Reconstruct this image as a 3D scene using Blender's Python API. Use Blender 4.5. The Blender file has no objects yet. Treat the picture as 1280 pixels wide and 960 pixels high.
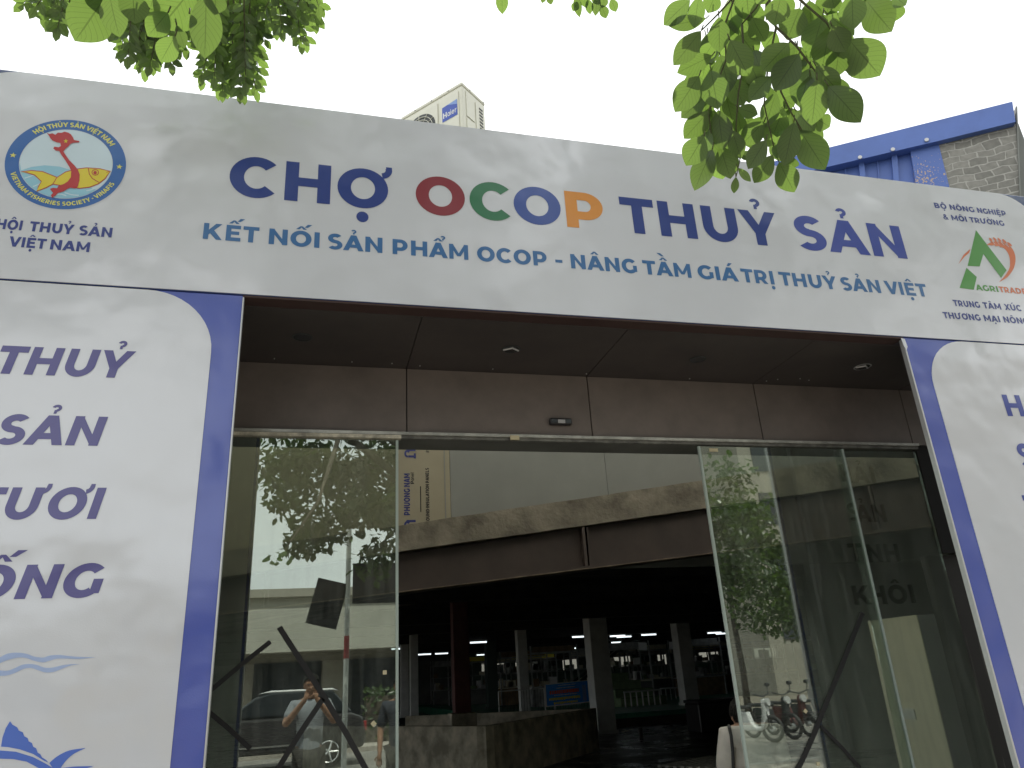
import bpy, math, random, unicodedata
from mathutils import Vector, Matrix, geometry
R = math.radians
rnd = random.Random(7)
sc = bpy.context.scene
col = sc.collection

# ---------------------------------------------------------------- camera
F_PX, YAW, PITCH, ROLL = 939.18, .267, .3741, -.06
CAM = Vector((0, -3.7, 1.55))
c_f = Vector((math.sin(YAW)*math.cos(PITCH), math.cos(YAW)*math.cos(PITCH), math.sin(PITCH)))
_r = Vector((math.cos(YAW), -math.sin(YAW), 0)); _u = _r.cross(c_f)
c_r = math.cos(ROLL)*_r + math.sin(ROLL)*_u
c_u = -math.sin(ROLL)*_r + math.cos(ROLL)*_u
cam = bpy.data.cameras.new('camera')
cam.sensor_width = 36; cam.lens = F_PX/1280*36; cam.clip_start = .05; cam.clip_end = 2000
camo = bpy.data.objects.new('camera', cam); col.objects.link(camo)
camo.matrix_world = Matrix(((c_r.x, c_u.x, -c_f.x, CAM.x), (c_r.y, c_u.y, -c_f.y, CAM.y),
                            (c_r.z, c_u.z, -c_f.z, CAM.z), (0, 0, 0, 1)))
sc.camera = camo

# ---------------------------------------------------------------- light
SUN_EL, SUN_AZ = 62, 12            # degrees; azimuth measured from +y towards +x (behind the gate)
w = bpy.data.worlds.new('World'); sc.world = w; w.use_nodes = True
nt = w.node_tree; nt.nodes.clear()
sky = nt.nodes.new('ShaderNodeTexSky'); sky.sky_type = 'NISHITA'; sky.sun_disc = False
sky.sun_elevation = R(SUN_EL); sky.sun_rotation = R(SUN_AZ)
sky.air_density = 1.0; sky.dust_density = 6.0; sky.ozone_density = 1.0
tc = nt.nodes.new('ShaderNodeTexCoord')
nz = nt.nodes.new('ShaderNodeTexNoise'); nz.inputs['Scale'].default_value = 2.2; nz.inputs['Detail'].default_value = 5
nt.links.new(tc.outputs['Generated'], nz.inputs['Vector'])
rp = nt.nodes.new('ShaderNodeMapRange'); rp.inputs[1].default_value = .3; rp.inputs[2].default_value = .6
rp.inputs[3].default_value = .75; rp.inputs[4].default_value = 1.0
nt.links.new(nz.outputs['Fac'], rp.inputs[0])
mx = nt.nodes.new('ShaderNodeMix'); mx.data_type = 'RGBA'
nt.links.new(rp.outputs[0], mx.inputs[0]); nt.links.new(sky.outputs[0], mx.inputs[6])
mx.inputs[7].default_value = (9.6, 9.9, 9.9, 1)      # thin bright cloud
bg = nt.nodes.new('ShaderNodeBackground'); bg.inputs['Strength'].default_value = .125
nt.links.new(mx.outputs[2], bg.inputs['Color'])
wo = nt.nodes.new('ShaderNodeOutputWorld'); nt.links.new(bg.outputs[0], wo.inputs['Surface'])
sun = bpy.data.lights.new('sun', 'SUN'); sun.energy = 4.2; sun.angle = R(.6); sun.color = (1, .96, .88)
suno = bpy.data.objects.new('sun', sun); col.objects.link(suno)
sd = Vector((math.sin(R(SUN_AZ))*math.cos(R(SUN_EL)), math.cos(R(SUN_AZ))*math.cos(R(SUN_EL)), math.sin(R(SUN_EL))))
suno.rotation_euler = sd.to_track_quat('Z', 'Y').to_euler(); suno.location = (0, 0, 20)
vs = sc.view_settings; vs.view_transform = 'Standard'; vs.look = 'None'; vs.exposure = .42; vs.gamma = 1; vs.use_curve_mapping = False
sc.cycles.max_bounces = 10; sc.cycles.transparent_max_bounces = 24
sc.cycles.sample_clamp_indirect = 6; sc.cycles.caustics_reflective = False; sc.cycles.caustics_refractive = False

# ---------------------------------------------------------------- helpers
def ray(x, y):
    return (c_f*F_PX + c_r*(x-640) - c_u*(y-480)).normalized()
def onY(x, y, Y=0.):
    v = ray(x, y); return CAM + v*((Y-CAM.y)/v.y)
def onZ(x, y, Z):
    v = ray(x, y); return CAM + v*((Z-CAM.z)/v.z)
def onP(x, y, p, n):
    v = ray(x, y); return CAM + v*((p-CAM).dot(n)/v.dot(n))
def atD(x, y, d):
    return CAM + ray(x, y)*d

def tag(o, label=None, cat=None, group=None, kind=None):
    if label: o['label'] = label
    if cat: o['category'] = cat
    if group: o['group'] = group
    if kind: o['kind'] = kind
    return o
def thing(name, label, cat, loc=(0, 0, 0), rz=0, group=None):
    o = bpy.data.objects.new(name, None); o.empty_display_size = .2; col.objects.link(o)
    o.location = loc; o.rotation_euler = (0, 0, rz)
    return tag(o, label, cat, group)
def copy_tree(o, parent=None):
    c = o.copy(); col.objects.link(c)
    if parent: c.parent = parent
    for ch in list(o.children): copy_tree(ch, c)
    return c

class MB:
    def __init__(s): s.v = []; s.f = []; s.m = []; s.uv = None; s.sm = False
    def add(s, vs, fs, m=0):
        k = len(s.v); s.v += [tuple(v) for v in vs]
        for f in fs: s.f.append(tuple(i+k for i in f)); s.m.append(m)
        return s
    def box(s, a, b, m=0, rot=None, piv=None):
        (x0, y0, z0), (x1, y1, z1) = a, b
        vs = [Vector(p) for p in ((x0,y0,z0),(x1,y0,z0),(x1,y1,z0),(x0,y1,z0),(x0,y0,z1),(x1,y0,z1),(x1,y1,z1),(x0,y1,z1))]
        if rot:
            pv = Vector(piv) if piv else (Vector(a)+Vector(b))/2
            vs = [rot @ (v-pv) + pv for v in vs]
        return s.add(vs, [(0,3,2,1),(4,5,6,7),(0,1,5,4),(1,2,6,5),(2,3,7,6),(3,0,4,7)], m)
    def tube(s, pts, rad, n=8, m=0, cap=True):
        pts = [Vector(p) for p in pts]
        rs = rad if isinstance(rad, (list, tuple)) else [rad]*len(pts)
        k = len(s.v); up = None
        for i, p in enumerate(pts):
            t = (pts[min(i+1, len(pts)-1)] - pts[max(i-1, 0)]).normalized()
            if up is None:
                up = Vector((0, 0, 1)) if abs(t.z) < .9 else Vector((1, 0, 0))
            a = t.cross(up).normalized(); b = a.cross(t).normalized(); up = b
            for j in range(n):
                q = 2*math.pi*j/n
                s.v.append(tuple(p + (a*math.cos(q) + b*math.sin(q))*rs[i]))
        for i in range(len(pts)-1):
            for j in range(n):
                a0 = k+i*n+j; a1 = k+i*n+(j+1) % n
                s.f.append((a0, a1, a1+n, a0+n)); s.m.append(m)
        if cap:
            s.f.append(tuple(range(k+n-1, k-1, -1))); s.m.append(m)
            e = k+(len(pts)-1)*n; s.f.append(tuple(range(e, e+n))); s.m.append(m)
        return s
    def ngon_prism(s, pts, off, m=0):          # closed outline pushed by vector off
        n = len(pts); off = Vector(off)
        vs = [Vector(p) for p in pts]; vs += [p+off for p in vs]
        fs = [tuple(range(n-1, -1, -1)), tuple(range(n, 2*n))]
        fs += [(i, (i+1) % n, n+(i+1) % n, n+i) for i in range(n)]
        return s.add(vs, fs, m)
    def build(s, name, mats, parent=None, smooth=False, bevel=0):
        me = bpy.data.meshes.new(name); me.from_pydata(s.v, [], s.f)
        if not isinstance(mats, (list, tuple)): mats = [mats]
        for m in mats: me.materials.append(m)
        for p, m in zip(me.polygons, s.m): p.material_index = m; p.use_smooth = smooth
        if s.uv:
            l = me.uv_layers.new(name='UVMap')
            for p in me.polygons:
                for li in p.loop_indices: l.data[li].uv = s.uv[me.loops[li].vertex_index]
        me.update()
        o = bpy.data.objects.new(name, me); col.objects.link(o)
        if parent: o.parent = parent
        if bevel:
            b = o.modifiers.new('bevel', 'BEVEL'); b.width = bevel; b.segments = 2; b.limit_method = 'ANGLE'
        return o
def box(name, a, b, m, parent=None, bevel=0): return MB().box(a, b).build(name, m, parent, bevel=bevel)

# ---------------------------------------------------------------- materials
def srgb(r, g, b):
    f = lambda c: (c/255/12.92) if c/255 <= .04045 else ((c/255+.055)/1.055)**2.4
    return (f(r), f(g), f(b))
def mat(name, c, rough=.6, metal=0., var=.0, vscale=4., bump=0., bscale=40., c2=None, spec=.5, emit=None, es=0, detail=5, rvar=0., stretch=None, lo=.35, hi=.65):
    m = bpy.data.materials.new(name); m.use_nodes = True
    t = m.node_tree; p = t.nodes['Principled BSDF']
    p.inputs['Base Color'].default_value = (*c, 1); p.inputs['Roughness'].default_value = rough
    p.inputs['Metallic'].default_value = metal; p.inputs['Specular IOR Level'].default_value = spec
    tx = t.nodes.new('ShaderNodeTexCoord'); vec = tx.outputs['Object']
    if stretch:
        mp = t.nodes.new('ShaderNodeMapping'); mp.inputs['Scale'].default_value = stretch
        t.links.new(vec, mp.inputs['Vector']); vec = mp.outputs['Vector']
    if var or c2:
        n = t.nodes.new('ShaderNodeTexNoise'); n.inputs['Scale'].default_value = vscale; n.inputs['Detail'].default_value = detail
        n.inputs['Roughness'].default_value = .6
        t.links.new(vec, n.inputs['Vector'])
        r = t.nodes.new('ShaderNodeMapRange'); r.inputs[1].default_value = lo; r.inputs[2].default_value = hi
        t.links.new(n.outputs['Fac'], r.inputs[0])
        x = t.nodes.new('ShaderNodeMix'); x.data_type = 'RGBA'
        ca = c if c2 else tuple(v*(1-var) for v in c); cb = c2 if c2 else tuple(min(1, v*(1+var)) for v in c)
        x.inputs[6].default_value = (*ca, 1); x.inputs[7].default_value = (*cb, 1)
        t.links.new(r.outputs[0], x.inputs[0]); t.links.new(x.outputs[2], p.inputs['Base Color'])
        if rvar:
            r2 = t.nodes.new('ShaderNodeMapRange'); r2.inputs[3].default_value = rough; r2.inputs[4].default_value = rough+rvar
            r2.inputs[1].default_value = lo; r2.inputs[2].default_value = hi
            t.links.new(n.outputs['Fac'], r2.inputs[0]); t.links.new(r2.outputs[0], p.inputs['Roughness'])
    if bump:
        n2 = t.nodes.new('ShaderNodeTexNoise'); n2.inputs['Scale'].default_value = bscale; n2.inputs['Detail'].default_value = 4
        t.links.new(vec, n2.inputs['Vector'])
        b = t.nodes.new('ShaderNodeBump'); b.inputs['Strength'].default_value = min(1, bump*4); b.inputs['Distance'].default_value = bump*.05
        t.links.new(n2.outputs['Fac'], b.inputs['Height']); t.links.new(b.outputs[0], p.inputs['Normal'])
    if emit:
        p.inputs['Emission Color'].default_value = (*emit, 1); p.inputs['Emission Strength'].default_value = es
    return m

def banner_mat(name, c, rough=.22, coat=.8):
    """Glossy printed vinyl stretched over a frame: gentle waves and a faint weave."""
    m = mat(name, c, rough, spec=.8)
    t = m.node_tree; p = t.nodes['Principled BSDF']
    p.inputs['Coat Weight'].default_value = coat; p.inputs['Coat Roughness'].default_value = .13; p.inputs['Coat IOR'].default_value = 1.75
    tx = t.nodes.new('ShaderNodeTexCoord')
    n1 = t.nodes.new('ShaderNodeTexNoise'); n1.inputs['Scale'].default_value = 1.6; n1.inputs['Detail'].default_value = 2.5
    n2 = t.nodes.new('ShaderNodeTexNoise'); n2.inputs['Scale'].default_value = 160; n2.inputs['Detail'].default_value = 1
    t.links.new(tx.outputs['Object'], n1.inputs['Vector']); t.links.new(tx.outputs['Object'], n2.inputs['Vector'])
    b1 = t.nodes.new('ShaderNodeBump'); b1.inputs['Strength'].default_value = 1; b1.inputs['Distance'].default_value = .035
    b2 = t.nodes.new('ShaderNodeBump'); b2.inputs['Strength'].default_value = .5; b2.inputs['Distance'].default_value = .0006
    t.links.new(n1.outputs['Fac'], b1.inputs['Height']); t.links.new(n2.outputs['Fac'], b2.inputs['Height'])
    t.links.new(b1.outputs[0], b2.inputs['Normal']); t.links.new(b2.outputs[0], p.inputs['Normal']); t.links.new(b1.outputs[0], p.inputs['Coat Normal'])
    return m

M = {}
M['white_vinyl'] = banner_mat('white_vinyl', (.675, .70, .76))
M['blue_vinyl'] = banner_mat('blue_vinyl', srgb(72, 90, 180), .25, .3)
M['navy_vinyl'] = banner_mat('navy_vinyl', srgb(50, 70, 120), .25)
for k, c in dict(navy_ink=(40, 62, 138), red_ink=(138, 46, 60), green_ink=(48, 118, 82), blue_ink=(58, 84, 160), orange_ink=(222, 148, 66),
                 slogan_ink=(58, 110, 166), violet_ink=(70, 64, 138), deep_ink=(44, 60, 138), emblem_blue=(46, 102, 176), emblem_red=(186, 44, 50),
                 emblem_yellow=(226, 208, 54), emblem_pale=(208, 228, 240), emblem_water=(150, 204, 226), emblem_text=(222, 220, 110), logo_green=(78, 150, 66),
                 logo_orange=(216, 118, 72), wave_ink=(164, 184, 224), fish_ink=(70, 110, 206), royal_ink=(48, 68, 160)).items():
    M[k] = banner_mat(k, srgb(*c), .28, .15)
M['show_through_shade'] = mat('show_through_shade', (.035, .037, .045), .8)
M['banner_back'] = mat('banner_back', (.72, .73, .75), .8, var=.12, vscale=2)
M['steel_trim'] = mat('steel_trim', (.62, .63, .64), .35, .6)
M['alu'] = mat('aluminium', (.5, .5, .46), .4, .5, var=.25, vscale=9)
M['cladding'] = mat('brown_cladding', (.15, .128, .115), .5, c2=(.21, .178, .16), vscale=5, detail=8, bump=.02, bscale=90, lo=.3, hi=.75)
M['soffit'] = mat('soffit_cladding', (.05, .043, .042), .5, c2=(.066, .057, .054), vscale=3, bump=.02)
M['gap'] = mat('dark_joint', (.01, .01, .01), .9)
M['concrete'] = mat('stained_concrete', (.085, .075, .056), .85, c2=(.25, .225, .175), vscale=2.2, detail=11, bump=.25, bscale=14, lo=.32, hi=.66)
M['tank_concrete'] = mat('tank_concrete', (.24, .225, .165), .8, c2=(.58, .53, .41), vscale=3.2, detail=9, bump=.12, bscale=10)
M['steel_brown'] = mat('brown_steel', (.05, .036, .03), .6, var=.2, vscale=2)
M['grey_panel'] = mat('grey_panel', (.185, .193, .178), .6, var=.05, vscale=1.5)
M['beige_panel'] = mat('beige_panel', (.26, .235, .165), .6, var=.06, vscale=1.5)
M['panel_blue'] = mat('panel_blue', (.02, .03, .16), .6)
M['panel_black'] = mat('panel_black', (.02, .02, .02), .6)
M['column'] = mat('column_paint', (.60, .62, .60), .6, var=.12, vscale=2.5, bump=.02)
M['red_steel'] = mat('red_steel', (.10, .03, .028), .6, var=.2)
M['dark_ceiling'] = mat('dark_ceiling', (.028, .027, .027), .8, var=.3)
M['hall_wall'] = mat('hall_wall', (.14, .145, .135), .8, var=.2, vscale=1.5)
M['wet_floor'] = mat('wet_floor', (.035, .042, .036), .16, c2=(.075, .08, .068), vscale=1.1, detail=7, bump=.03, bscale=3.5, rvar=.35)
M['green_floor'] = mat('green_floor', (.05, .24, .15), .3, var=.3, vscale=1.2, rvar=.2)
M['white_paint'] = mat('white_paint', (.72, .73, .72), .5)
M['cabinet'] = mat('cabinet_beige', (.78, .73, .56), .5, var=.06, vscale=2)
M['cabinet_side'] = mat('cabinet_grey', (.30, .305, .31), .5)
M['black_rubber'] = mat('black_rubber', (.012, .012, .013), .6)
M['black_plastic'] = mat('black_plastic', (.02, .02, .022), .4)
M['silver'] = mat('silver_plastic', (.5, .5, .5), .35, .3)
M['glass_edge'] = mat('glass_edge', (.42, .50, .46), .25)
M['paper'] = mat('paper', (.62, .55, .36), .7)
M['ac_white'] = mat('ac_white', (.70, .69, .58), .4, var=.04, vscale=3)
M['ac_blue'] = mat('ac_blue', srgb(38, 74, 170), .3)
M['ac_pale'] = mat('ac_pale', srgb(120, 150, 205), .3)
M['dark_grille'] = mat('dark_grille', (.05, .055, .055), .6)
M['blue_sheet'] = mat('blue_sheet', srgb(80, 106, 172), .45, .0, var=.08, vscale=1.2)
M['bark'] = mat('bark', (.07, .058, .043), .9, var=.35, vscale=8, bump=.4, bscale=20)
M['twig'] = mat('twig', (.07, .075, .03), .7)
M['green_box'] = mat('green_tarp', (.19, .27, .15), .7, var=.2)
M['pavement'] = mat('pavement_concrete', (.33, .30, .265), .8, var=.18, vscale=2, bump=.05, bscale=30)
M['asphalt'] = mat('asphalt', (.19, .18, .165), .85, var=.2, vscale=1.2, bump=.15, bscale=60)
M['kerb'] = mat('kerb_stone', (.35, .34, .32), .8, var=.1)
M['earth'] = mat('ground_soil', (.16, .14, .11), .9, var=.2, vscale=.5)
M['pale_wall'] = mat('pale_render', (.36, .355, .31), .8, var=.08, vscale=.8)
M['beige_wall'] = mat('beige_render', (.27, .255, .215), .8, var=.1, vscale=.8)
M['dark_glass'] = mat('dark_glass', (.02, .025, .03), .08)
M['yellow_paint'] = mat('yellow_paint', (.75, .50, .04), .5)
M['car_paint'] = mat('car_paint', (.03, .028, .03), .18, spec=.7)
M['car_silver'] = mat('car_silver', (.55, .55, .56), .3, .4)
M['car_white'] = mat('car_white', (.75, .75, .76), .2)
M['chrome'] = mat('chrome', (.7, .7, .7), .15, 1)
M['skin'] = mat('skin', (.33, .18, .115), .55, var=.08, vscale=10)
M['hair'] = mat('hair', (.010, .009, .008), .7, bump=.3, bscale=60, spec=.15)
M['shirt_white'] = mat('shirt_white', (.58, .55, .50), .85, var=.08, vscale=12, bump=.15, bscale=16)
M['shirt_grey'] = mat('shirt_grey', (.24, .26, .29), .85, var=.08, vscale=12, bump=.15, bscale=16)
M['shirt_dark'] = mat('shirt_dark', (.03, .035, .05), .85)
M['trousers'] = mat('trousers', (.035, .032, .028), .85)
M['red_plastic'] = mat('red_plastic', (.42, .03, .02), .35)
M['red_paint'] = mat('red_paint', (.35, .03, .03), .5)
M['eye'] = mat('eye', (.03, .02, .02), .2)
M['lamp'] = mat('fluorescent', (.8, .8, .8), .5, emit=(.86, .97, 1), es=1.2)
M['clutter_a'] = mat('stall_grey', (.34, .35, .35), .6, var=.3)
M['clutter_b'] = mat('stall_wood', (.20, .14, .08), .7, var=.3)
M['clutter_c'] = mat('stall_cream', (.66, .63, .5), .6, var=.2)
M['poster_blue'] = mat('poster_blue', srgb(60, 150, 235), .45)
M['poster_yellow'] = mat('poster_yellow', srgb(240, 225, 80), .45)
M['poster_red'] = mat('poster_red', srgb(225, 100, 80), .45)
M['moped_red'] = mat('moped_red', (.10, .02, .02), .25)

def glass_mat():
    m = bpy.data.materials.new('door_glass'); m.use_nodes = True; t = m.node_tree; t.nodes.clear()
    o = t.nodes.new('ShaderNodeOutputMaterial'); mixn = t.nodes.new('ShaderNodeMixShader')
    tr = t.nodes.new('ShaderNodeBsdfTransparent'); tr.inputs['Color'].default_value = (.84, .89, .85, 1)
    gl = t.nodes.new('ShaderNodeBsdfGlossy'); gl.inputs['Roughness'].default_value = .0; gl.inputs['Color'].default_value = (.93, 1, .93, 1)
    lw = t.nodes.new('ShaderNodeLayerWeight'); lw.inputs['Blend'].default_value = .5
    pw = t.nodes.new('ShaderNodeMath'); pw.operation = 'POWER'; pw.inputs[1].default_value = 4
    t.links.new(lw.outputs['Facing'], pw.inputs[0])
    mr = t.nodes.new('ShaderNodeMapRange'); mr.inputs[3].default_value = .21; mr.inputs[4].default_value = 1
    t.links.new(pw.outputs[0], mr.inputs[0])
    # rain streaks and wiped dust on the pane
    tx = t.nodes.new('ShaderNodeTexCoord'); mp = t.nodes.new('ShaderNodeMapping'); mp.inputs['Scale'].default_value = (22, 1, 1.6)
    nn = t.nodes.new('ShaderNodeTexNoise'); nn.inputs['Scale'].default_value = 1.0; nn.inputs['Detail'].default_value = 7
    t.links.new(tx.outputs['Object'], mp.inputs[0]); t.links.new(mp.outputs[0], nn.inputs['Vector'])
    r2 = t.nodes.new('ShaderNodeMapRange'); r2.inputs[1].default_value = .45; r2.inputs[2].default_value = .85
    r2.inputs[3].default_value = .025; r2.inputs[4].default_value = .15; t.links.new(nn.outputs['Fac'], r2.inputs[0])
    df = t.nodes.new('ShaderNodeBsdfDiffuse'); df.inputs['Color'].default_value = (.5, .52, .48, 1)
    m2 = t.nodes.new('ShaderNodeMixShader'); t.links.new(r2.outputs[0], m2.inputs[0]); t.links.new(tr.outputs[0], m2.inputs[1]); t.links.new(df.outputs[0], m2.inputs[2])
    t.links.new(mr.outputs[0], mixn.inputs[0]); t.links.new(m2.outputs[0], mixn.inputs[1]); t.links.new(gl.outputs[0], mixn.inputs[2])
    t.links.new(mixn.outputs[0], o.inputs['Surface'])
    return m
M['glass'] = glass_mat()

def sky_mat():
    m = bpy.data.materials.new('fill_skylight_sheet'); m.use_nodes = True; t = m.node_tree; t.nodes.clear()
    o = t.nodes.new('ShaderNodeOutputMaterial'); tl = t.nodes.new('ShaderNodeBsdfTranslucent'); tl.inputs['Color'].default_value = (.80, .79, .75, 1)
    t.links.new(tl.outputs[0], o.inputs['Surface']); return m
M['fill_skylight'] = sky_mat()  # translucent sheet for the added roof strips that brighten the hall
def leaf_mat(name, refl, trans, young=None):
    m = bpy.data.materials.new(name); m.use_nodes = True; t = m.node_tree; t.nodes.clear()
    o = t.nodes.new('ShaderNodeOutputMaterial')
    uv = t.nodes.new('ShaderNodeTexCoord'); sep = t.nodes.new('ShaderNodeSeparateXYZ'); t.links.new(uv.outputs['UV'], sep.inputs[0])
    def math_(op, a, b=None, c=None):
        n = t.nodes.new('ShaderNodeMath'); n.operation = op
        for i, q in enumerate((a, b, c)):
            if q is None: continue
            if isinstance(q, (int, float)): n.inputs[i].default_value = q
            else: t.links.new(q, n.inputs[i])
        return n.outputs[0]
    # uv: u in 0..1 across, v = leaf number + 0..1 along
    a = math_('ABSOLUTE', math_('SUBTRACT', sep.outputs[0], .5))
    fr = math_('FRACT', sep.outputs[1]); lid = math_('FLOOR', sep.outputs[1])
    side = math_('FRACT', math_('SUBTRACT', math_('MULTIPLY', fr, 9.5), math_('MULTIPLY', a, 5.5)))
    vein = math_('LESS_THAN', math_('ABSOLUTE', math_('SUBTRACT', side, .5)), .07)
    mid = math_('LESS_THAN', a, .018)
    v = math_('MAXIMUM', mid, math_('MULTIPLY', vein, .55))
    wn = t.nodes.new('ShaderNodeTexWhiteNoise'); wn.noise_dimensions = '1D'; t.links.new(lid, wn.inputs['W'])
    tint = math_('ADD', .72, math_('MULTIPLY', wn.outputs['Value'], .5))
    dk = math_('MULTIPLY', tint, math_('SUBTRACT', 1.0, math_('MULTIPLY', v, .38)))
    def sc_(c):
        n = t.nodes.new('ShaderNodeVectorMath'); n.operation = 'SCALE'; n.inputs[0].default_value = c; t.links.new(dk, n.inputs['Scale']); return n.outputs[0]
    d = t.nodes.new('ShaderNodeBsdfDiffuse'); t.links.new(sc_(refl), d.inputs['Color'])
    tl = t.nodes.new('ShaderNodeBsdfTranslucent'); t.links.new(sc_(trans), tl.inputs['Color'])
    g = t.nodes.new('ShaderNodeBsdfGlossy'); g.inputs['Roughness'].default_value = .35
    m1 = t.nodes.new('ShaderNodeMixShader'); m1.inputs[0].default_value = .5; t.links.new(d.outputs[0], m1.inputs[1]); t.links.new(tl.outputs[0], m1.inputs[2])
    m2 = t.nodes.new('ShaderNodeMixShader'); m2.inputs[0].default_value = .045; t.links.new(m1.outputs[0], m2.inputs[1]); t.links.new(g.outputs[0], m2.inputs[2])
    t.links.new(m2.outputs[0], o.inputs['Surface'])
    return m
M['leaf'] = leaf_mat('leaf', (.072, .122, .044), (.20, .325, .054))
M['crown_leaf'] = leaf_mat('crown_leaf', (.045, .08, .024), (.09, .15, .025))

# ---------------------------------------------------------------- lettering: glyphs drawn as strokes, cap height 1
W, T_, WX, WY = .285, .225, .30, .235      # stem, bar, bowl thicknesses
def P_rect(x0, y0, x1, y1): return [[(x0, y0), (x1, y0), (x1, y1), (x0, y1)]]
def P_arc(cx, cy, rx, ry, wx, wy, a0, a1, n=None):
    n = n or max(4, int(abs(a1-a0)/9)); out = []
    def pt(a, k):
        a = math.radians(a); return (cx+(rx-k*wx)*math.cos(a), cy+(ry-k*wy)*math.sin(a))
    for i in range(n):
        b, c = a0+(a1-a0)*i/n, a0+(a1-a0)*(i+1)/n
        out.append([pt(b, 0), pt(c, 0), pt(c, 1), pt(b, 1)])
    return out
def P_disc(cx, cy, r, n=18): return [[(cx+r*math.cos(2*math.pi*i/n), cy+r*math.sin(2*math.pi*i/n)) for i in range(n)]]
stem = lambda x=0: P_rect(x, 0, x+W, 1)
G = {
 'A': (1.16, [[(0,0),(.305,0),(.735,1),(.425,1)], [(1.16,0),(.855,0),(.425,1),(.735,1)]] + P_rect(.27,.195,.89,.40)),
 'B': (.96, stem()+P_rect(0,1-T_,.5,1)+P_rect(0,.395,.55,.605)+P_rect(0,0,.55,T_)+P_arc(.50,.70,.38,.30,.285,T_,-90,90)+P_arc(.55,.295,.41,.30,.29,T_,-90,90)),
 'C': (1.02, P_arc(.56,.5,.56,.52,WX,WY,44,316)),
 'D': (1.05, stem()+P_rect(0,1-T_,.46,1)+P_rect(0,0,.46,T_)+P_arc(.46,.5,.59,.5,WX,T_,-90,90)),
 'E': (.82, stem()+P_rect(0,1-T_,.80,1)+P_rect(0,.40,.73,.61)+P_rect(0,0,.82,T_)),
 'F': (.79, stem()+P_rect(0,1-T_,.79,1)+P_rect(0,.34,.72,.56)),
 'G': (1.05, P_arc(.56,.5,.56,.52,WX,WY,44,310)+P_rect(.78,.11,1.045,.54)),
 'H': (.985, stem()+stem(.985-W)+P_rect(.1,.39,.9,.61)),
 'I': (W, stem()),
 'K': (1.03, stem()+[[(.2,.20),(.2,.50),(.66,1),(.99,1)], [(.33,.42),(.54,.63),(1.04,0),(.71,0)]]),
 'L': (.78, stem()+P_rect(0,0,.78,T_)),
 'M': (1.18, P_rect(0,0,.265,1)+P_rect(.915,0,1.18,1)+[[(0,1),(.235,1),(.70,.20),(.48,.20)], [(1.18,1),(.945,1),(.48,.20),(.70,.20)]]),
 'N': (.985, stem()+stem(.985-W)+[[(0,1),(.24,1),(.985,0),(.745,0)]]),
 'O': (1.14, P_arc(.57,.5,.57,.52,WX,WY,0,360)),
 'P': (.90, stem()+P_rect(0,1-T_,.46,1)+P_rect(0,.235,.46,.46)+P_arc(.46,.617,.44,.383,.29,T_,-90,90)),
 'R': (.93, stem()+P_rect(0,1-T_,.46,1)+P_rect(0,.255,.46,.48)+P_arc(.46,.627,.44,.373,.29,T_,-90,90)+[[(.36,.34),(.62,.40),(.94,0),(.63,0)]]),
 'S': (.84, P_arc(.43,.7075,.41,.3125,.28,.225,36,270)+P_arc(.41,.2925,.43,.3125,.28,.21,90,-142)),
 'T': (.89, P_rect(0,1-T_,.89,1)+P_rect(.445-W/2,0,.445+W/2,1)),
 'U': (.97, P_rect(0,.42,W,1)+P_rect(.97-W,.42,.97,1)+P_arc(.485,.43,.485,.445,W,WY,180,360)),
 'V': (1.14, [[(0,1),(.305,1),(.715,0),(.425,0)], [(1.14,1),(.835,1),(.425,0),(.715,0)]]),
 'X': (1.06, [[(0,1),(.32,1),(1.06,0),(.74,0)], [(1.06,1),(.745,1),(0,0),(.315,0)]]),
 'Y': (1.08, [[(0,1),(.305,1),(.685,.34),(.395,.34)], [(1.08,1),(.775,1),(.395,.34),(.685,.34)]]+P_rect(.54-W/2,0,.54+W/2,.40)),
 '-': (.38, P_rect(0,.32,.38,.52)),
 '&': (1.0, P_arc(.42,.76,.26,.26,.17,.17,0,360)+P_arc(.38,.27,.38,.29,.2,.17,-20,320)+[[(.2,.72),(.44,.72),(1.0,0),(.72,0)]]+[[(.72,.42),(.92,.47),(.80,.2),(.66,.1)]]),
 '#': (.8, [[(.1,0),(.25,0),(.4,1),(.25,1)], [(.4,0),(.55,0),(.7,1),(.55,1)]]+P_rect(0,.25,.75,.4)+P_rect(.05,.6,.8,.75)),
 'a': (.62, P_arc(.33,.36,.33,.37,.16,.15,0,360)+P_rect(.46,0,.62,.72)),
 'i': (.17, P_rect(0,0,.17,.72)+P_disc(.085,.92,.1)),
 'e': (.68, P_arc(.34,.36,.34,.37,.16,.15,0,318)+P_rect(.05,.30,.67,.43)),
 'r': (.42, P_rect(0,0,.16,.72)+P_arc(.40,.40,.36,.33,.16,.15,80,180)),
 'n': (.6, P_rect(0,0,.16,.72)+P_rect(.44,0,.6,.45)+P_arc(.30,.42,.30,.31,.16,.15,0,180)),
 'l': (.17, P_rect(0,0,.17,1)),
}
SB = {c: .10 for c in 'BDEFHIKLMNPRUnirl'}
SB.update({c: .05 for c in 'COGQSae'}); SB.update({'A': -.01, 'V': -.01, 'Y': -.015, 'T': .02, 'X': .0, '-': .06, '&': .05, '#': .05})
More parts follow.
